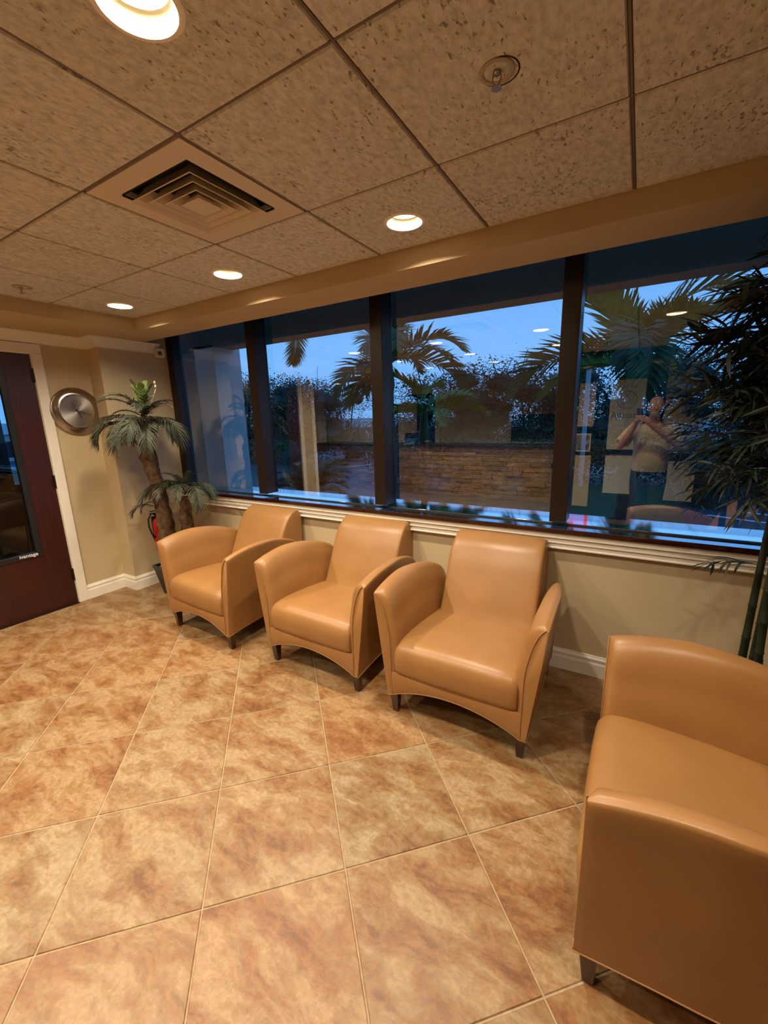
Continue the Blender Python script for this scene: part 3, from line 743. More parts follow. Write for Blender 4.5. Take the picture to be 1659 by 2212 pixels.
# ------------------------------------------------------------------ ARTIFICIAL PALM (left corner)
pp = thing('artificial_palm', 'artificial palm with two shaggy trunks in a black planter in the corner', 'potted plant', (-3.17, 1.32, 0))
b = MB(); b.loft([[(-.13 * a, -.13 * a, z), (.13 * a, -.13 * a, z), (.13 * a, .13 * a, z), (-.13 * a, .13 * a, z)] for a, z in ((.72, 0), (1.06, .27), (1.10, .27), (1.10, .30), (1.0, .30), (.98, .26))], cap=True); b.build('planter', M_POT, pp, bev=.004)
b = MB(); R = random.Random(5)
for k in range(46):
    a = R.uniform(0, 2 * PI); r = R.uniform(0, .125); z = .29 + .07 * (1 - r / .13) + R.uniform(-.01, .02); s_ = R.uniform(.016, .032)
    c = Vector((r * math.cos(a), r * math.sin(a), z)); b.lathe([(0, -s_ * .7), (s_ * .8, -s_ * .45), (s_, 0), (s_ * .7, s_ * .5), (0, s_ * .7)], 7, c=c)
mo = b.build('moss_and_pebbles', M_MOSS, pp, smooth=True); mo['kind'] = 'stuff'
main = [(.02, -.02, .30), (.0, -.03, .50), (-.02, -.02, .72), (-.03, -.02, .95), (-.05, -.04, 1.15), (-.07, -.06, 1.36), (-.03, -.07, 1.58)]
b = bark(main, [.075, .078, .068, .062, .058, .070, .045], 3, amp=.35); b.build('trunk', M_TRUNK, pp, smooth=True)
sec = [(.06, .04, .30), (.14, .08, .45), (.16, .09, .65), (.18, .08, .85), (.20, .08, .98)]
b = bark(sec, [.055, .06, .055, .052, .03], 9, amp=.35); b.build('side_trunk', M_TRUNK, pp, smooth=True)
b = MB(); b.tube([(-.03, -.07, 1.55), (-.02, -.08, 1.75), (0, -.08, 1.86)], [.028, .018, .008], 8); b.build('crown_stem', M_TRUNK, pp, smooth=True)
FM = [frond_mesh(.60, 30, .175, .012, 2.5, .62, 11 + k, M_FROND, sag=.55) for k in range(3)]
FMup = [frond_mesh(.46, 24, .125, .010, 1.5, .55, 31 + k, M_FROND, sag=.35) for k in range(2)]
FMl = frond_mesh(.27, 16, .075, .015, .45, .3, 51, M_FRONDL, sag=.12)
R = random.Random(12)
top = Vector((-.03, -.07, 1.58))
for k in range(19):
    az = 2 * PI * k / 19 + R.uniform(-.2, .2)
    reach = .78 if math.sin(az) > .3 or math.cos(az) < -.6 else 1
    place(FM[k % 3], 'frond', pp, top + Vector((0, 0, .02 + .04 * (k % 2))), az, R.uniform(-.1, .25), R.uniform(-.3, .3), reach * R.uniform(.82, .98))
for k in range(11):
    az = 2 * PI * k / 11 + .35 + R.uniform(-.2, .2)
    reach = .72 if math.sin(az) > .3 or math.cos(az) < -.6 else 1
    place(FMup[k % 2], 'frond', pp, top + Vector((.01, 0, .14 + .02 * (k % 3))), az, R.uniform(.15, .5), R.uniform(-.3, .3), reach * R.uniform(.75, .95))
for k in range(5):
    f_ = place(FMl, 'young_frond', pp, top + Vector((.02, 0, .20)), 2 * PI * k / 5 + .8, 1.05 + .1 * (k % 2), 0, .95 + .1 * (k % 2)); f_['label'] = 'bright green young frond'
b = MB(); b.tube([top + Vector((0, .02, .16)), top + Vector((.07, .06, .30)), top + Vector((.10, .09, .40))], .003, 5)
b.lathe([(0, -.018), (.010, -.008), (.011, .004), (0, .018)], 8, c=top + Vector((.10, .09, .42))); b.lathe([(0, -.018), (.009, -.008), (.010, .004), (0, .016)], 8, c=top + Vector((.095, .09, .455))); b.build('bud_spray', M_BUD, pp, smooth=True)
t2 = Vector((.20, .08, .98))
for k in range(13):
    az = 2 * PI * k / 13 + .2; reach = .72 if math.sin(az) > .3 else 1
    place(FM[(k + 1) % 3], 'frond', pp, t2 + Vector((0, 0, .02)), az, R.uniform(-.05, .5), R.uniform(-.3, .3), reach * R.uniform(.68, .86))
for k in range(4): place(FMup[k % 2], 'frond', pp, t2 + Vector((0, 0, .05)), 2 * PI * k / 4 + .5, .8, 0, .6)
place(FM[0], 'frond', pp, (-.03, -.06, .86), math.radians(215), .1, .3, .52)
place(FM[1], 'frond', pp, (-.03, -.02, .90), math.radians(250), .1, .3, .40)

# ------------------------------------------------------------------ BAMBOO PALM (right)
bp = thing('bamboo_plant', 'tall dark leafy bamboo plant in a black pot behind the right armchair', 'potted plant', (1.36, 1.36, 0))
b = MB(); b.lathe([(0, 0), (.14, 0), (.17, .02), (.20, .33), (.215, .345), (.21, .37), (.19, .37), (.185, .33), (0, .33)], 28); b.build('pot', M_POT, bp, smooth=True, angle=.7)
b = MB(); R = random.Random(8)
for k in range(60):
    a = R.uniform(0, 2 * PI); r = R.uniform(0, .17); s_ = R.uniform(.012, .028)
    b.lathe([(0, -s_ * .6), (s_, -s_ * .2), (s_ * .8, s_ * .4), (0, s_ * .6)], 6, c=(r * math.cos(a), r * math.sin(a), .345 + R.uniform(0, .03)))
    if k % 2: b.tube([(r * math.cos(a), r * math.sin(a), .35), (r * 1.25 * math.cos(a), r * 1.25 * math.sin(a), .42 + R.uniform(0, .05))], .003, 4)
o = b.build('brown_moss', noisy('brown_fibre', (.05, .03, .015), (.12, .07, .03), 30, .95), bp); o['kind'] = 'stuff'
def blade_mesh(L, wd, bend):
    vs = []; N = 4; v_ = []; f_ = []
    for k in range(N + 1):
        t = k / N; wv = wd * math.sin(PI * (t * .86 + .10)) ; z = -bend * L * t * t
        if k == N: v_.append((L, 0, z))
        else: v_ += [(L * t, -wv / 2, z), (L * t, 0, z - wv * .12), (L * t, wv / 2, z)]
    for k in range(N - 1):
        a = k * 3; f_ += [(a, a + 3, a + 4, a + 1), (a + 1, a + 4, a + 5, a + 2)]
    a = (N - 1) * 3; f_ += [(a, a + 3, a + 1), (a + 1, a + 3, a + 2)]
    return v_, f_
def spray(seed, L=.42, n=20, droop=.8, lf=(.13, .22), wd=(.014, .024)):
    """arching twig carrying slender leaves"""
    R = random.Random(seed); mb = MB(); pts = []; p = Vector((0, 0, 0)); ang = .55; yaw = 0
    for k in range(9):
        pts.append(p.copy()); p = p + Vector((math.cos(ang) * math.cos(yaw), math.cos(ang) * math.sin(yaw), math.sin(ang))) * (L / 8); ang -= droop / 8; yaw += R.uniform(-.08, .08)
    mb.tube(pts, [.0032 * (1 - .6 * k / 8) for k in range(9)], 5)
    for k in range(n):
        f = .18 + .82 * (k + R.random()) / n; q = min(f, .999) * 8; i = int(q); P = pts[i].lerp(pts[i + 1], q - i) if i < 8 else pts[8]
        l = R.uniform(*lf); v_, f_ = blade_mesh(l, R.uniform(*wd), R.uniform(.1, .55))
        M4 = Matrix.Translation(P) @ Matrix.Rotation((1 if k % 2 else -1) * R.uniform(.25, 1.15), 4, 'Z') @ Matrix.Rotation(-R.uniform(-.55, .45), 4, 'Y') @ Matrix.Rotation(R.uniform(-.9, .9), 4, 'X')
        mb.add([M4 @ Vector(q_) for q_ in v_], f_)
    me = bpy.data.meshes.new('leaf_spray'); me.from_pydata(mb.v, [], mb.f); me.materials.append(M_BLEAF); me.update(); return me
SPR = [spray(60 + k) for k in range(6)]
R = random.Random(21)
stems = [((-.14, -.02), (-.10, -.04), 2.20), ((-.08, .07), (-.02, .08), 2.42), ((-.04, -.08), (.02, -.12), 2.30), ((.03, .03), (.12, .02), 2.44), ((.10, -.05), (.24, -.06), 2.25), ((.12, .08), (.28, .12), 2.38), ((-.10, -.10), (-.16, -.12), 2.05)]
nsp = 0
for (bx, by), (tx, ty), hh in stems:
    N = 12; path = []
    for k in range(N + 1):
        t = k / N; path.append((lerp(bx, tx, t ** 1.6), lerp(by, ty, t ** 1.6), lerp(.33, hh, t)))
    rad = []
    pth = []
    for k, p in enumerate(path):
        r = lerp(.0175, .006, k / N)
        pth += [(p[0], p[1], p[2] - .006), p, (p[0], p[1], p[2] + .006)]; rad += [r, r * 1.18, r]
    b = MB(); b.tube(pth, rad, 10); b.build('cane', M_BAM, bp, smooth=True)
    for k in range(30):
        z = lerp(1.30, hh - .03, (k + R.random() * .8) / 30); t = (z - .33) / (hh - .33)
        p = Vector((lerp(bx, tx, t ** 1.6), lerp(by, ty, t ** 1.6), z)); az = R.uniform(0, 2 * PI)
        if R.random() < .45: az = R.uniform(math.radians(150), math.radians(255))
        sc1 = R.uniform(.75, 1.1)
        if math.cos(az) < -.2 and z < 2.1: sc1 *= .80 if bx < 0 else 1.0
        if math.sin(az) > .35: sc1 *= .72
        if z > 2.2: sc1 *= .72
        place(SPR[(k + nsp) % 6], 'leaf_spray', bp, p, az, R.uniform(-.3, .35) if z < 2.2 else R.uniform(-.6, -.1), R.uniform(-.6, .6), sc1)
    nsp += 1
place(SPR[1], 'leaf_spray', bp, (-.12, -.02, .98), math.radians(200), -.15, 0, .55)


# ------------------------------------------------------------------ REAR OF THE ROOM (seen mirrored in the window)
struct('floor_side', MB().box(-7.3, XL - .02, YR, -.62, -.06, 0), M_FLOOR, label='tiled floor of the side of the lobby')
struct('ceiling_side', MB().box(-7.3, -5.37, YR, -.62, HS, HS + .1).box(-5.23, XL, YR, -.62, HS, HS + .1).box(-5.37, -5.23, YR, -3.37, HS, HS + .1).box(-5.37, -5.23, -3.23, -.62, HS, HS + .1), M_SOFFIT, label='plain ceiling of the side of the lobby')
dsk = thing('reception_desk', 'long reception desk clad in brown stacked stone, mirrored in the windows', 'desk', (-3.5, -3.9, 0))
b = MB(); b.box(-2.88, 2.88, -.26, .26, 0, 1.03); b.build('carcass', M_CAVITY, dsk)
b = MB(); b.box(-2.95, 2.95, -.32, .36, 1.03, 1.075); b.build('counter_top', cherry_mat('counter_wood', (.03, .01, .006), (.05, .016, .01)), dsk, bev=.006)
def stone():
    M = mat('ledger_stone', (.3, .2, .12), .85); N = NB(M); v, oi = N.coords((3, 3, 9)); t_ = N.n('ShaderNodeTexNoise', Scale=2.2, Detail=5); N.l(v, t_.inputs['Vector'])
    c = N.ramp(t_.outputs['Fac'], [(.3, (.38, .25, .13)), (.7, (.66, .50, .32))])
    N.l(N.mix(1.0, c, N.ramp(oi.outputs['Random'], [(0, (.7, .66, .62)), (.5, (1, .95, .9)), (1, (1.15, 1.0, .82))]), 'MULTIPLY'), N.b.inputs['Base Color']); N.bump(t_.outputs['Fac'], .6, .02); return M
M_STONE = stone(); R = random.Random(77)
for r_ in range(11):
    x = -2.88 - R.uniform(0, .2); z0 = r_ * .0935
    while x < 2.88:
        L = R.uniform(.24, .52); x0, x1 = max(x, -2.88), min(x + L, 2.88)
        if x1 - x0 > .04:
            d = R.uniform(.015, .045); b = MB(); hx = (x1 - x0) / 2 - .003
            b.loft([[(-hx, 0, .003), (hx, 0, .003), (hx, 0, .090), (-hx, 0, .090)], [(-hx, d, .003), (hx, d * .9, .003), (hx, d * 1.1, .090), (-hx, d, .090)]], cap=True)
            b.build('stone', M_STONE, dsk, loc=((x0 + x1) / 2, .26, z0))
        x += L
mon = thing('wall_screen', 'wide dark screen standing on the reception desk, mirrored beside the third mullion', 'screen', (-1.07, -3.85, 1.075))
b = MB(); b.box(-.40, .40, -.02, .02, .055, .585); b.build('bezel', M_BLACK, mon, bev=.006)
b = MB(); b.box(-.385, .385, .0195, .0215, .075, .57); b.build('screen', mat('dark_teal_screen', (.01, .03, .03), .12), mon)
b = MB(); b.box(-.12, .12, -.08, .08, 0, .012); b.box(-.03, .03, -.02, .0, .012, .08); b.build('stand', M_BLACK, mon)
bx = thing('tissue_box', 'blue box on the left end of the reception desk counter, seen mirrored', 'box', (-3.68, -3.75, 1.075))
b = MB(); b.box(-.11, .11, -.07, .07, 0, .12); b.build('carton', mat('blue_card', (.05, .16, .45), .6), bx, bev=.004)
b = MB(); b.box(-.11, .11, -.072, .072, .0, .02); b.build('pale_band', M_WPLAST, bx)
bw = thing('fruit_bowl', 'small orange bowl on the reception desk counter beside the blue box, mirrored', 'bowl', (-3.25, -3.75, 1.075))
b = MB(); b.lathe([(0, 0), (.04, 0), (.045, .01), (.085, .06), (.088, .062), (.082, .062), (.04, .018), (0, .016)], 24); b.build('bowl_body', mat('orange_glaze', (.55, .25, .10), .35), bw, smooth=True)
b = MB()
for k in range(6): b.lathe([(0, -.02), (.018, -.008), (.018, .008), (0, .02)], 8, c=(.04 * math.cos(k), .04 * math.sin(k * 1.1), .055))
b.build('sweets', mat('sweet_wrap', (.7, .35, .15), .4), bw, smooth=True)
# doorway in the rear wall with a poster beside it
d2 = tag(bpy.data.objects.new('door_2', None), 'dark doorway in the rear wall with cream casing', None, None, 'structure'); COL.objects.link(d2); d2.location = (-3.95, YR, 0)
b = MB(); b.box(-.42, .42, 0, .01, 0, 2.2); b.build('dark_opening', M_CAVITY, d2)
b = MB(); b.box(.42, .52, 0, .03, 0, 2.3); b.box(-.52, -.42, 0, .03, 0, 2.3); b.box(-.42, .42, 0, .03, 2.2, 2.3); b.build('casing', M_WHITE, d2)
po = thing('notice_board', 'narrow cream notice hung in the rear doorway, mirrored over the desk', 'notice', (-4.2, YR + .02, 1.28))
b = MB(); b.box(-.17, .17, 0, .012, 0, .78); b.build('sheet', mat('cream_sheet', (.75, .70, .52), .7), po)
b = MB(); b.box(-.18, -.17, 0, .016, 0, .78); b.box(.17, .18, 0, .016, 0, .78); b.box(-.18, .18, 0, .016, -.01, 0); b.box(-.18, .18, 0, .016, .78, .79); b.build('edge_strip', M_WPLAST, po)
M_LOGO = mat('navy_sign_letters', (.015, .03, .09), .4)
sg = thing('wall_sign', 'dark Allstate lettering on the rear wall, mirrored beside the second mullion', 'sign', (-5.55, YR, 1.72))
MT = Matrix.Translation((.80, .004, 0)) @ Matrix.Rotation(PI, 4, 'Z') @ Matrix.Rotation(PI / 2, 4, 'X')
text_obj('lettering', 'Allstate', .42, .012, M_LOGO, MT, sg, bold=.006)
cl_ = struct('wall_column', MB().box(-7.28, -6.75, -4.6, -4.3, 0, HS), M_WHITE, label='cream column at the far end of the lobby')
# dark glazed partition with frosted panels behind the photographer
pt = tag(bpy.data.objects.new('door_3', None), 'dark glazed partition with cream frosted panels behind the photographer', None, None, 'structure'); COL.objects.link(pt); pt.location = (0, -2.62, 0)
b = MB(); b.box(-.45, XR, -.05, -.01, 0, HC + .1); b.build('dark_glass', mat('dark_glazing', (.004, .008, .014), .05), pt)
b = MB()
for x in (-.45, .18, 1.55, 2.95): b.box(x, x + .05, -.01, .03, 0, HC + .05)
b.box(-.45, XR, -.01, .03, 2.42, 2.5); b.build('frame', M_MULL, pt)
MFR = mat('frosted_cream_film', (.72, .74, .62), .6); MFY = mat('yellow_cream_panel', (.62, .50, .27), .6)
for x0, x1, z0, z1, M_ in ((.30, .75, 1.10, 2.12, MFR), (.30, .75, .42, 1.02, MFR), (1.00, 1.45, 1.06, 2.34, MFR), (1.00, 1.45, .36, .94, MFR), (-.17, .10, .18, 1.0, MFY), (-.17, .10, 1.45, 2.1, MFY)):
    b = MB(); b.box(x0, x1, -.008, .004, z0, z1); b.build('frosted_panel', M_, pt)
b = MB(); b.box(.28, 1.47, -.008, .02, 1.02, 1.06); b.build('push_rail', M_MULL, pt)
b = MB(); b.box(-.15, .08, -.004, .012, 1.06, 1.34); b.build('picture_frame', M_WHITE, pt)
b = MB(); b.box(-.13, .06, .012, .014, 1.08, 1.32); b.build('picture', noisy('small_photo', (.08, .06, .05), (.5, .42, .35), 14), pt)
MGL = mat('grey_film_print', (.20, .21, .19), .6)
emblem('emblem', .125, MGL, pt, lambda u, v: (.52 + u, .006, 1.83 + v), .04)
MT = Matrix.Translation((.52, .0055, 1.565)) @ Matrix.Rotation(PI / 2, 4, 'X')
text_obj('lettering', 'Allstate', .13, .001, MGL, MT, pt, align='CENTER', bold=.001)
MT = Matrix.Translation((.52, .0055, 2.00)) @ Matrix.Rotation(PI / 2, 4, 'X')
text_obj('lettering', 'Since 1931', .05, .0005, MGL, MT, pt, align='CENTER')

# ------------------------------------------------------------------ PHOTOGRAPHER and phone
PC = CAMP + DN * .052 - RX * .020 - FW * .014
RP = Matrix((RX, -DN, -FW)).transposed().to_4x4()
ph = thing('smartphone', 'dark smartphone held up in both hands by the mirrored man', 'phone', (0, 0, 0))
ph.matrix_world = Matrix.Translation(PC) @ RP
ph.location = PC; ph.rotation_euler = RP.to_euler()
def rrect(wx, wy, r, z, k=5):
    q = []
    for c in range(4):
        sx_, sy_ = [(1, 1), (-1, 1), (-1, -1), (1, -1)][c]
        for t_ in range(k):
            a = (c + t_ / (k - 1)) * PI / 2; q.append((sx_ * (wx - r) + r * math.cos(a), sy_ * (wy - r) + r * math.sin(a), z))
    return q
b = MB(); b.loft([rrect(.034, .072, .008, -.004), rrect(.036, .074, .010, -.003), rrect(.036, .074, .010, .003), rrect(.034, .072, .008, .004)], cap=True); b.build('phone_body', M_BLACK, ph, smooth=True, angle=.5)
b = MB(); b.loft([rrect(.014, .016, .005, 0), rrect(.014, .016, .005, -.002)], cap=True); b.v = [(x + .018, y + .052, z - .004) for x, y, z in b.v]; b.build('lens_block', mat('phone_lens_block', (.03, .03, .035), .2), ph)
b = MB(); b.box(-.032, .032, -.069, .069, .004, .0043); b.build('display', mat('phone_display', (.02, .02, .02), .1), ph)
def ell(mb_, c, rx, ry, rz, n=16, m_=10, M4=None):
    secs = []
    for i in range(1, m_):
        th = PI * i / m_; secs.append([(c[0] + rx * math.sin(th) * math.cos(2 * PI * k / n), c[1] + ry * math.sin(th) * math.sin(2 * PI * k / n), c[2] + rz * math.cos(th)) for k in range(n)])
    o_ = len(mb_.v); mb_.loft(secs, cap=True)
    if M4 is not None: mb_.v[o_:] = [tuple(M4 @ Vector(p)) for p in mb_.v[o_:]]
mn = thing('person', 'bald man in beige shirt and dark trousers holding up a phone', 'person', (.86, -1.42, 0))
O = Vector((.86, -1.42, 0))
def L_(p): return Vector(p) - O
M_SKIN = noisy('skin', (.50, .25, .16), (.58, .31, .20), 12, .5)
def remesh(o, vs, sm=4):
    r = o.modifiers.new('join', 'REMESH'); r.mode = 'VOXEL'; r.voxel_size = vs; r.use_smooth_shade = True
    if sm:
        s_ = o.modifiers.new('soften', 'SMOOTH'); s_.factor = .5; s_.iterations = sm
SH = {-1: ((.665, -1.40, 1.475), (.520, -1.235, 1.235)), 1: ((1.055, -1.40, 1.475), (1.160, -1.225, 1.225))}
def hand_pts(s):
    """wrist, palm centre and finger frame on the phone edge"""
    edge = PC + RX * (s * .040) + DN * .040 - FW * .022
    wrist = edge + RX * (s * .045) + DN * .085 - FW * .030
    return wrist, edge
def arm_tubes(mb_, s, extra=0.0, upto=1.0):
    a, e_ = (Vector(q) for q in SH[s]); wr, ed = hand_pts(s)
    P = [a, a.lerp(e_, .35), a.lerp(e_, .8), e_]; Rr = [.062, .055, .047, .045]
    if upto >= 1: P += [e_.lerp(wr, .3), e_.lerp(wr, .7), wr]; Rr += [.045, .036, .027]
    mb_.tube([L_(p) for p in P], [r + extra for r in Rr], 14)
# body (one continuous remeshed figure)
b = MB(); hc = Vector((.865, -1.36, 1.705)) - O
ell(b, (hc.x, hc.y, hc.z + .02), .077, .096, .105, 24, 16)
ell(b, (hc.x, hc.y + .018, hc.z - .055), .056, .068, .062, 20, 12)           # jaw
ell(b, (hc.x, hc.y + .098, hc.z - .012), .012, .016, .024, 10, 8)            # nose
ell(b, (hc.x, hc.y + .104, hc.z - .024), .017, .010, .010, 10, 8)
ell(b, (hc.x, hc.y + .084, hc.z - .052), .024, .010, .008, 10, 8)            # mouth
ell(b, (hc.x, hc.y + .076, hc.z - .088), .022, .016, .016, 10, 8)            # chin
for s in (-1, 1):
    ell(b, (hc.x + s * .080, hc.y - .005, hc.z - .01), .010, .020, .032, 10, 8)
    ell(b, (hc.x + s * .030, hc.y + .080, hc.z + .030), .024, .012, .008, 10, 8)
    ell(b, (hc.x + s * .040, hc.y + .072, hc.z - .022), .020, .016, .016, 10, 8)
b.tube([L_((.865, -1.375, 1.62)), L_((.86, -1.395, 1.55)), L_((.86, -1.41, 1.47))], [.056, .058, .075], 16)
TOR = [(.93, .165, .115), (1.02, .175, .135), (1.12, .172, .142), (1.22, .172, .132), (1.32, .180, .122), (1.42, .185, .110), (1.48, .150, .085), (1.52, .085, .065)]
def torso(mb_, e_=0, lo=0, hi=99):
    secs = []
    for z, rx, ry in TOR:
        if z < lo or z > hi: continue
        secs.append([((rx + e_) * math.cos(2 * PI * k / 24), (ry + e_) * math.sin(2 * PI * k / 24) + (.02 if z < 1.3 else 0), z) for k in range(24)])
    mb_.loft(secs, cap=True)
torso(b)
def legs(mb_, e_=0):
    for s in (-1, 1): mb_.tube([(s * .085, 0, .95), (s * .095, .005, .80), (s * .10, .01, .52), (s * .105, -.01, .30), (s * .11, -.02, .08)], [.095 + e_, .088 + e_, .062 + e_, .055 + e_ * 1.4, .042 + e_ * 1.8], 16)
    ell(mb_, (0, 0, .93), .165 + e_, .115 + e_, .11)
legs(b)
for s in (-1, 1):
    ell(b, (s * .115, .06, .045), .045, .125, .042)
    arm_tubes(b, s)
    wr, ed = hand_pts(s); wr = L_(wr); ed = L_(ed)
    fwd = (ed - wr).normalized()
    b.tube([wr, wr.lerp(ed, .45), ed], [.026, .033, .030], 12)
    for k, (ln, off) in enumerate(((.078, -.030), (.086, -.010), (.080, .010), (.064, .030))):
        base = ed + DN * (off) + RX * (s * .004)
        p1 = base + FW * .020 + RX * (s * .006); p2 = base + FW * (.034) - RX * (s * .010); p3 = base + FW * (.036) - RX * (s * .010 + s * (ln - .045))
        b.tube([base, p1, p2, p3], [.0095, .0092, .0085, .0070], 8)
    th0 = wr.lerp(ed, .55); t1 = ed - DN * .012 - FW * .018 - RX * (s * .012); t2 = ed - DN * .034 - FW * .012 - RX * (s * .032)
    b.tube([th0, t1, t2], [.013, .0105, .0085], 8)
o = b.build('body', M_SKIN, mn); remesh(o, .006, 3)
b = MB(); torso(b, .020, .93, 1.50)
b.tube([(-.0, 0, 1.47), (0, .0, 1.50)], [.12, .085], 20)
for s in (-1, 1): 
    a, e_ = (Vector(q) for q in SH[s]); b.tube([L_(a) + Vector((-s * .03, 0, 0)), L_(a.lerp(e_, .3)), L_(a.lerp(e_, .82))], [.078, .076, .080], 14)
o = b.build('shirt', noisy('beige_shirt', (.50, .42, .27), (.58, .49, .33), 9, .8), mn); remesh(o, .009, 3)
b = MB(); legs(b, .014); o = b.build('trousers', mat('dark_navy_trousers', (.012, .018, .022), .85), mn); remesh(o, .010, 2)
for s in (-1, 1):
    b = MB(); ell(b, (s * .115, .065, .048), .052, .142, .05); b.v = [(x, y, max(z, .002)) for x, y, z in b.v]; b.build('shoe', M_BLACK, mn, smooth=True)
    b = MB(); ell(b, (hc.x + s * .030, hc.y + .088, hc.z + .012), .011, .006, .0075, 10, 8); b.build('eye', M_WPLAST, mn, smooth=True)
b = MB(); ell(b, (hc.x, hc.y + .062, hc.z - .085), .048, .040, .035); b.build('grey_beard', noisy('grey_hair', (.22, .20, .18), (.35, .32, .30), 40, .9), mn, smooth=True)

# ------------------------------------------------------------------ OUTSIDE
GZ = -.2
struct('ground_asphalt', MB().box(-90, 60, 6.6, 120, GZ - .1, GZ), M_ASPH, label='blue grey asphalt of the car park outside')
struct('ground_lawn', MB().box(-60, 40, YG + .08, 6.35, GZ - .1, GZ + .03), M_GRASS, label='planting bed along the building')
struct('ground_lawn_island', MB().box(-3.5, 1.5, 6.7, 10.9, GZ - .05, GZ + .04), M_GRASS, label='planted island in the car park')
struct('trim_curb', MB().box(-60, 40, 6.35, 6.6, GZ - .1, GZ + .13), M_CURB, label='concrete kerb of the car park', bev=.01)
struct('exterior_canopy', MB().box(-8, 8, YG + .1, 3.0, 2.78, 2.95).box(-8, 8, 3.0, 3.35, 2.665, 3.2), M_CANOPY, label='overhanging canopy outside the window')
struct('exterior_column', MB().box(-4.77, -4.355, 3.0, 3.45, GZ, 2.70), M_CONC, label='pale square column outside the left pane')
struct('exterior_wall', MB().box(-8, -4.77, 3.12, 3.3, GZ, 2.78), M_CANOPY, label='dark outer wall beside the column')
def line(x0, y0, x1, y1, wd=.05):
    d = Vector((x1 - x0, y1 - y0)).normalized(); n = Vector((-d.y, d.x)) * wd
    return [(x0 - n.x, y0 - n.y, GZ + .004), (x0 + n.x, y0 + n.y, GZ + .004), (x1 + n.x, y1 + n.y, GZ + .004), (x1 - n.x, y1 - n.y, GZ + .004)]
PARK = [(1.9, 8.25, 5.9, 4.8 + 1.9), (2.4, 8.8, 8, 6.9), (-3, 12.5, -1, 17), (-6, 12.5, -4, 17), (-9, 12.5, -7, 17), (0, 12.5, 2, 17), (3, 12.5, 5, 17)]
pl = tag(bpy.data.objects.new('parking_markings', None), 'white parking bay lines', None, None, 'structure'); COL.objects.link(pl)
for q in PARK:
    b = MB(); b.loft([line(*q), [(x, y, z + .003) for x, y, z in line(*q)]], cap=True); b.build('painted_line', M_LINE, pl)
# palms outside
OF = [frond_mesh(1.75, 36, .56, .044, 1.7, .65, 200 + k, M_PLEAF, sag=.22, vee=.5, stemr=.018) for k in range(3)]
OFL = [frond_mesh(1.30, 30, .50, .062, 1.0, .5, 210 + k, M_PLEAFL, sag=.10, vee=.45, stemr=.018) for k in range(2)]
CYC = frond_mesh(.95, 34, .22, .020, 1.5, .7, 230, M_PLEAF, sag=.1, vee=.6, stemr=.010)
def palm(label, x, y, h, fr, nfr, seed, tr=.10, sc1=1.0, bright=0, low=0):
    t = thing('palm_tree', label, 'palm tree', (x, y, GZ), 0, 'palm trees outside the window'); R = random.Random(seed)
    b = bark([(0, 0, 0), (.03, 0, h * .3), (.0, .02, h * .6), (0, 0, h)], [tr * 1.25, tr, tr * .9, tr * .85], seed, 12, .10, 8); b.build('trunk', M_PALMT, t, smooth=True)
    b = MB(); b.lathe([(tr * .95, 0), (tr * 1.15, .10), (tr * .8, .45), (tr * .35, .62)], 14, c=(0, 0, h)); b.build('crownshaft', M_PLEAF, t, smooth=True)
    for k in range(nfr):
        az = 2 * PI * k / nfr + R.uniform(-.2, .2); me = fr[k % len(fr)]
        if bright and k % 3 == 0: me = OFL[k % 2]
        place(me, 'frond', t, (0, 0, h + .42 + .12 * (k % 3)), az, R.uniform(-.5, .6) - low, R.uniform(-.4, .4), sc1 * R.uniform(.85, 1.1))
    return t
palm('palm tree directly behind the second mullion, fronds spread to both sides of it', -3.35, 6.0, 2.35, OF, 13, 3, sc1=.95)
pb_ = palm('palm tree with thick grey trunk outside the right pane, behind the mirrored man', .62, 5.6, 2.05, OF, 14, 5, tr=.11, sc1=1.0, bright=1)
pc_ = palm('low bright green palm just right of the second mullion', -2.25, 5.2, 1.45, OFL, 8, 9, tr=.07, sc1=.72, bright=1)
ps_ = thing('cycad', 'low spreading fern palm outside the second pane from the left', 'shrub', (-5.05, 5.6, GZ), 0)
R = random.Random(3)
b = bark([(0, 0, 0), (0, 0, .25)], [.12, .10], 4, 10, .2, 4); b.build('stump', M_PALMT, ps_, smooth=True)
for k in range(22): place(CYC, 'frond', ps_, (0, 0, .28 + .03 * (k % 3)), 2 * PI * k / 22 * 2.4, R.uniform(-.35, .7), R.uniform(-.3, .3), R.uniform(.95, 1.25))
for k in range(1):
    pt_ = bpy.data.objects['palm_tree']
    b = MB(); b.tube([(0, 0, 2.7), (-.25, -.2, 3.7), (-.85, -.7, 4.1), (-1.22, -.98, 3.95), (-1.27, -1.0, 3.7)], [.02, .018, .014, .012, .01], 6); b.build('frond_stalk', M_PLEAF, pt_, smooth=True)
    f_ = place(OF[1], 'frond', pt_, (-1.27, -1.0, 3.75), 0, -1.75, .6, .58)
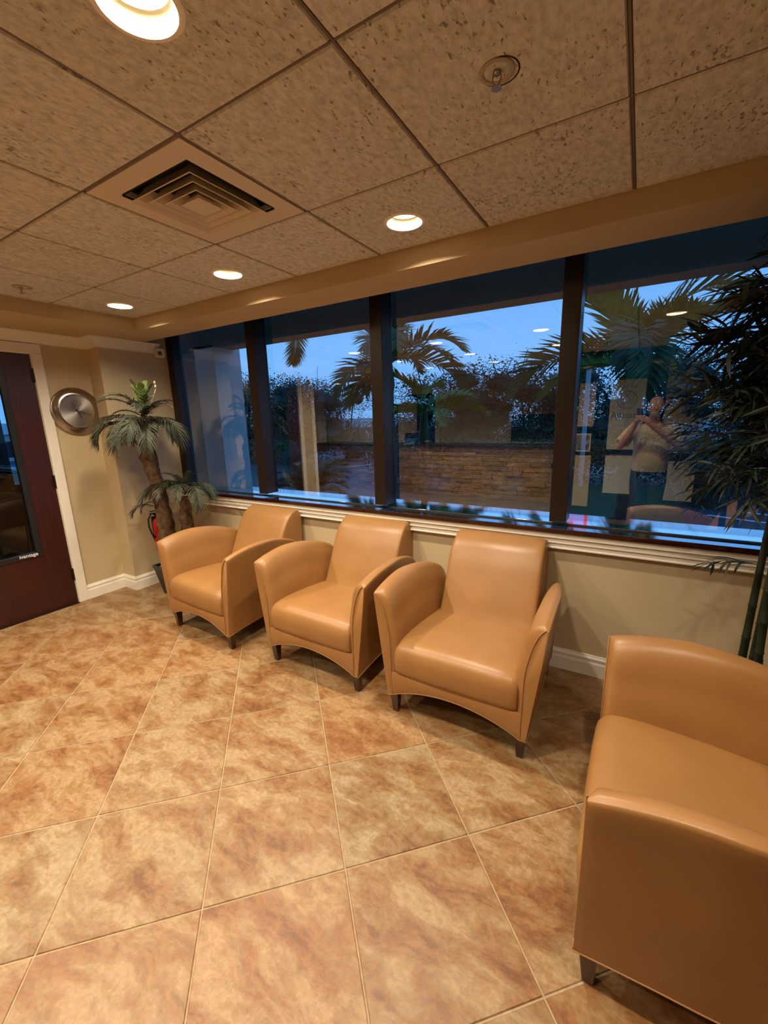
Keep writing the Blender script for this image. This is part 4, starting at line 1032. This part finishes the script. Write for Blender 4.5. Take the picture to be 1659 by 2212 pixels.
# leafy trees
def tree_leaves(seed, n, rx, rz, leaf):
    R = random.Random(seed); mb = MB(); lobes = [(Vector((R.uniform(-.6, .6) * rx, R.uniform(-.5, .5) * rx, R.uniform(-.85, .75) * rz)), R.uniform(.35, .6)) for _ in range(15)]
    for k in range(n):
        c, r = R.choice(lobes); d = Vector((R.gauss(0, 1), R.gauss(0, 1), R.gauss(0, 1))).normalized() * (r * (R.random() ** .5) * (1.0 if k % 9 else R.uniform(1.1, 1.7)))
        p = c + Vector((d.x * rx, d.y * rx, d.z * rz)); a = Vector((R.gauss(0, 1), R.gauss(0, 1), R.gauss(0, 1))).normalized(); q = a.orthogonal().normalized(); l = leaf * R.uniform(.6, 1.3)
        mb.add([p, p + a * l * .5 + q * l * .25, p + a * l, p + a * l * .5 - q * l * .25], [(0, 1, 2, 3)])
    for c, r in lobes:      # dense dark inner masses
        secs = []
        for i in range(1, 8):
            th = PI * i / 8; secs.append([(c.x + rx * r * .34 * math.sin(th) * math.cos(2 * PI * a / 12) * (1 + .5 * noise.noise(c + Vector((i, a, 0)))), c.y + rx * r * .34 * math.sin(th) * math.sin(2 * PI * a / 12), c.z + rz * r * .34 * math.cos(th) * (1 + .4 * noise.noise(c + Vector((a, i, 3))))) for a in range(12)])
        mb.loft(secs, cap=True)
    for k in range(26):
        c, r = lobes[k % 15]; e_ = c + Vector((R.uniform(-.5, .5) * rx, R.uniform(-.3, .3) * rx, R.uniform(.1, .75) * rz)); mb.tube([Vector((0, 0, -rz)), c * .6, c, e_], [.05, .03, .02, .008], 4)
    me = bpy.data.meshes.new('foliage'); me.from_pydata(mb.v, [], mb.f); me.materials.append(M_TLEAF); me.update(); return me
TL = [tree_leaves(300 + k, 26000, 2.2, 1.75, .085) for k in range(3)]
TREES = [(-13.6, 14.5, 1.15, 1.05, 'dark bushy tree filling the second pane from the left, left of the pale building'), (-11.2, 15.5, 1.05, .95, 'dark rounded tree right of the tallest tree in the second pane'),
         (-17.5, 15.0, 1.3, 1.1, 'dark tree outside beside the pale column'), (-5.0, 13.2, 1.15, .95, 'tree with thin top twigs behind the third pane, left half'), (-2.4, 13.6, 1.15, .92, 'tree with open crown behind the third pane, right half'),
         (.6, 13.4, 1.15, .95, 'dark tree behind the palm in the right pane'), (4.6, 15.5, 1.1, .95, 'dark tree behind the bamboo at the right end'), (-8.6, 26, 1.1, .95, 'distant hazy tree beside the pale building'), (-14.5, 42, 1.3, 1.2, 'far tree above the pale building roof')]
for k, (x, y, s1, s2, lab) in enumerate(TREES):
    t = thing('tree', lab, 'tree', (x, y, GZ), 0, 'leafy trees across the car park'); hh = 1.75 * s2 + .1
    o = bpy.data.objects.new('foliage', TL[k % 3]); COL.objects.link(o); o.parent = t; o.location = (0, 0, hh); o.scale = (s1, s1, s2); o.rotation_euler = (0, 0, k * 1.3); o['kind'] = 'stuff'
    b = bark([(0, 0, 0), (.05, 0, hh * .5), (0, .05, hh)], [.16, .12, .08], k, 10, .12, 5); b.build('trunk', M_PALMT, t, smooth=True)
def hedge(x, y, L, wd, hh, seed, lab, cnt=4500):
    t = thing('hedge', lab, 'hedge', (x, y, GZ), 0); R = random.Random(seed); mb = MB()
    for k in range(cnt):
        p = Vector((R.uniform(-L / 2, L / 2), R.uniform(-wd / 2, wd / 2), hh * (R.random() ** .6))); a = Vector((R.gauss(0, 1), R.gauss(0, 1), R.gauss(0, 1))).normalized(); q = a.orthogonal().normalized(); l = R.uniform(.05, .11)
        mb.add([p, p + a * l * .5 + q * l * .3, p + a * l, p + a * l * .5 - q * l * .3], [(0, 1, 2, 3)])
    o = mb.build('foliage', M_HEDGE, t); o['kind'] = 'stuff'
hedge(3.2, 10.0, 2.0, .7, .8, 5, 'green hedge across the car park, behind the bamboo')
hedge(-1.2, 11.4, 12.5, .8, 1.15, 6, 'long dark hedge below the trees in the third and right panes', 16000)
hedge(-15.8, 12.4, 8.0, .8, 1.0, 7, 'dark hedge below the trees in the second pane', 9000)
for k, (x, y, a, lab) in enumerate([(-4.3, 8.6, .42, 'low dark shrub at the left foot of the third pane'), (-2.6, 9.0, .50, 'rounded dark shrub in the middle of the third pane'), (-1.0, 8.8, .42, 'low dark shrub just left of the third mullion'), (1.9, 9.2, .5, 'green shrub outside behind the bamboo canes'), (-8.4, 9.2, .45, 'dark shrub beyond the low fern palm')]):
    t = thing('shrub', lab, 'shrub', (x, y, GZ), 0, 'shrubs in the car park bed')
    o = bpy.data.objects.new('foliage', TL[k % 3]); COL.objects.link(o); o.parent = t; o.location = (0, 0, .52 * a / .45); o.scale = (a * .72, a * .72, a * .75); o.rotation_euler = (0, 0, k * 2.1); o['kind'] = 'stuff'
    b = MB(); b.tube([(0, 0, 0), (.02, 0, .4)], [.03, .015], 6); b.build('stem', M_PALMT, t, smooth=True)
# far building, lamp post, signs
bd = thing('building', 'pale low building with red brown wall far across the car park', 'building', (-21.2, 32, GZ))
b = MB(); b.box(-3.2, 3.4, 0, 6, 0, 1.05); b.build('wall', mat('red_brown_wall', (.30, .11, .08), .8), bd)
b = MB(); b.box(-3.5, 3.7, -.3, 6.3, 1.05, 1.85); b.build('white_fascia', mat('white_fascia', (.62, .62, .60), .7), bd)
for k in range(4):
    b = MB(); b.box(-2.6 + k * 1.5, -1.6 + k * 1.5, -.03, 0, .2, .85); b.build('window', M_BLACK, bd)
b2_ = thing('house', 'small red roofed house far off, low between the dark trees', 'building', (-32, 32, GZ))
b = MB(); b.box(-2, 2, -1.5, 1.5, 0, .8); b.build('wall', M_CURB, b2_)
b = MB(); b.loft([[(-2.3, -1.8, .8), (2.3, -1.8, .8), (2.3, 1.8, .8), (-2.3, 1.8, .8)], [(-1.8, -.1, 1.5), (1.8, -.1, 1.5), (1.8, .1, 1.5), (-1.8, .1, 1.5)]], cap=True); b.build('roof', mat('red_roof', (.35, .06, .05), .7), b2_)
lpst = thing('lamp_post', 'white lamp post in front of the pale far building', 'lamp post', (-13.6, 20, GZ))
b = MB(); b.tube([(0, 0, 0), (0, 0, 1.55)], .045, 10); b.build('post', M_CURB, lpst)
b = MB(); b.lathe([(.24, 1.50), (.10, 1.70), (.03, 1.74), (.03, 1.98), (0, 1.98)], 16); b.build('hood', M_CURB, lpst)
wb = thing('shop_building', 'white low shop building seen through the glass of the cherry door', 'building', (-34, 9.5, GZ))
b = MB(); b.box(-4, 4, -4, 4, 0, 1.5); b.build('wall', mat('pale_shop_wall', (.5, .5, .48), .8), wb)
b = MB(); b.box(-4.2, 4.3, -4.2, 4.2, 1.5, 2.1); b.build('parapet', mat('white_parapet', (.7, .7, .68), .7), wb)
for k in range(3):
    b = MB(); b.box(4.0, 4.02, -3.2 + 2.2 * k, -1.8 + 2.2 * k, .2, 1.1); b.build('window', M_BLACK, wb)
ss = thing('pylon_sign', 'lavender and red lit sign on a pole just right of the third mullion', 'sign', (-.44, 10.5, GZ)); ss.scale = (.9, .9, .92)
b = MB(); b.tube([(0, 0, 0), (0, 0, 3.2)], .06, 10); b.build('pole', M_CURB, ss)
b = MB(); b.box(-.24, .24, -.05, .05, 3.15, 3.68); b.build('panel', mat('lavender_lightbox', (.45, .35, .7), .4, emit=(.50, .38, .85), es=.8), ss)
b = MB(); b.box(-.25, -.10, -.06, .06, 3.50, 3.69); b.box(.17, .25, -.06, .06, 3.15, 3.69); b.box(-.10, .17, -.06, .06, 3.64, 3.69); b.build('red_border', mat('red_lightbox', (.7, .02, .02), .4, emit=(.9, .04, .04), es=.9), ss)
def car(x, y, rz, col, lab):
    t = thing('car', lab, 'car', (x, y, GZ), rz, 'parked cars'); M_ = mat('car_paint', col, .25, coat=1)
    P_ = [(-2.1, .35), (-2.15, .65), (-2.0, .85), (-1.35, .95), (-.8, 1.38), (.6, 1.42), (1.25, .98), (2.0, .85), (2.15, .60), (2.1, .35)]
    b = MB(); b.loft([[(px, sy * .86 * (1 - .12 * (pz > 1.2)), pz) for px, pz in P_] for sy in (-1, -.97, .97, 1)], cap=True); o = b.build('bodywork', M_, t, bev=.04); fix_normals(o)
    b = MB(); b.loft([[(px, sy * .80, pz) for px, pz in ((-1.25, .95), (-.78, 1.33), (.55, 1.37), (1.12, .99))] for sy in (-1.06, 1.06)], cap=True); o = b.build('window', M_BLACK, t); fix_normals(o)
    for wx in (-1.35, 1.35):
        for sy in (-1, 1):
            b = MB(); b.lathe([(0, -.1), (.30, -.1), (.33, -.08), (.33, .08), (.30, .1), (0, .1)], 20, 'y', (wx, sy * .80, .33)); b.build('wheel', M_BLACK, t)
car(-19.5, 26, 0.1, (.45, .46, .5), 'silver car parked near the pale far building')
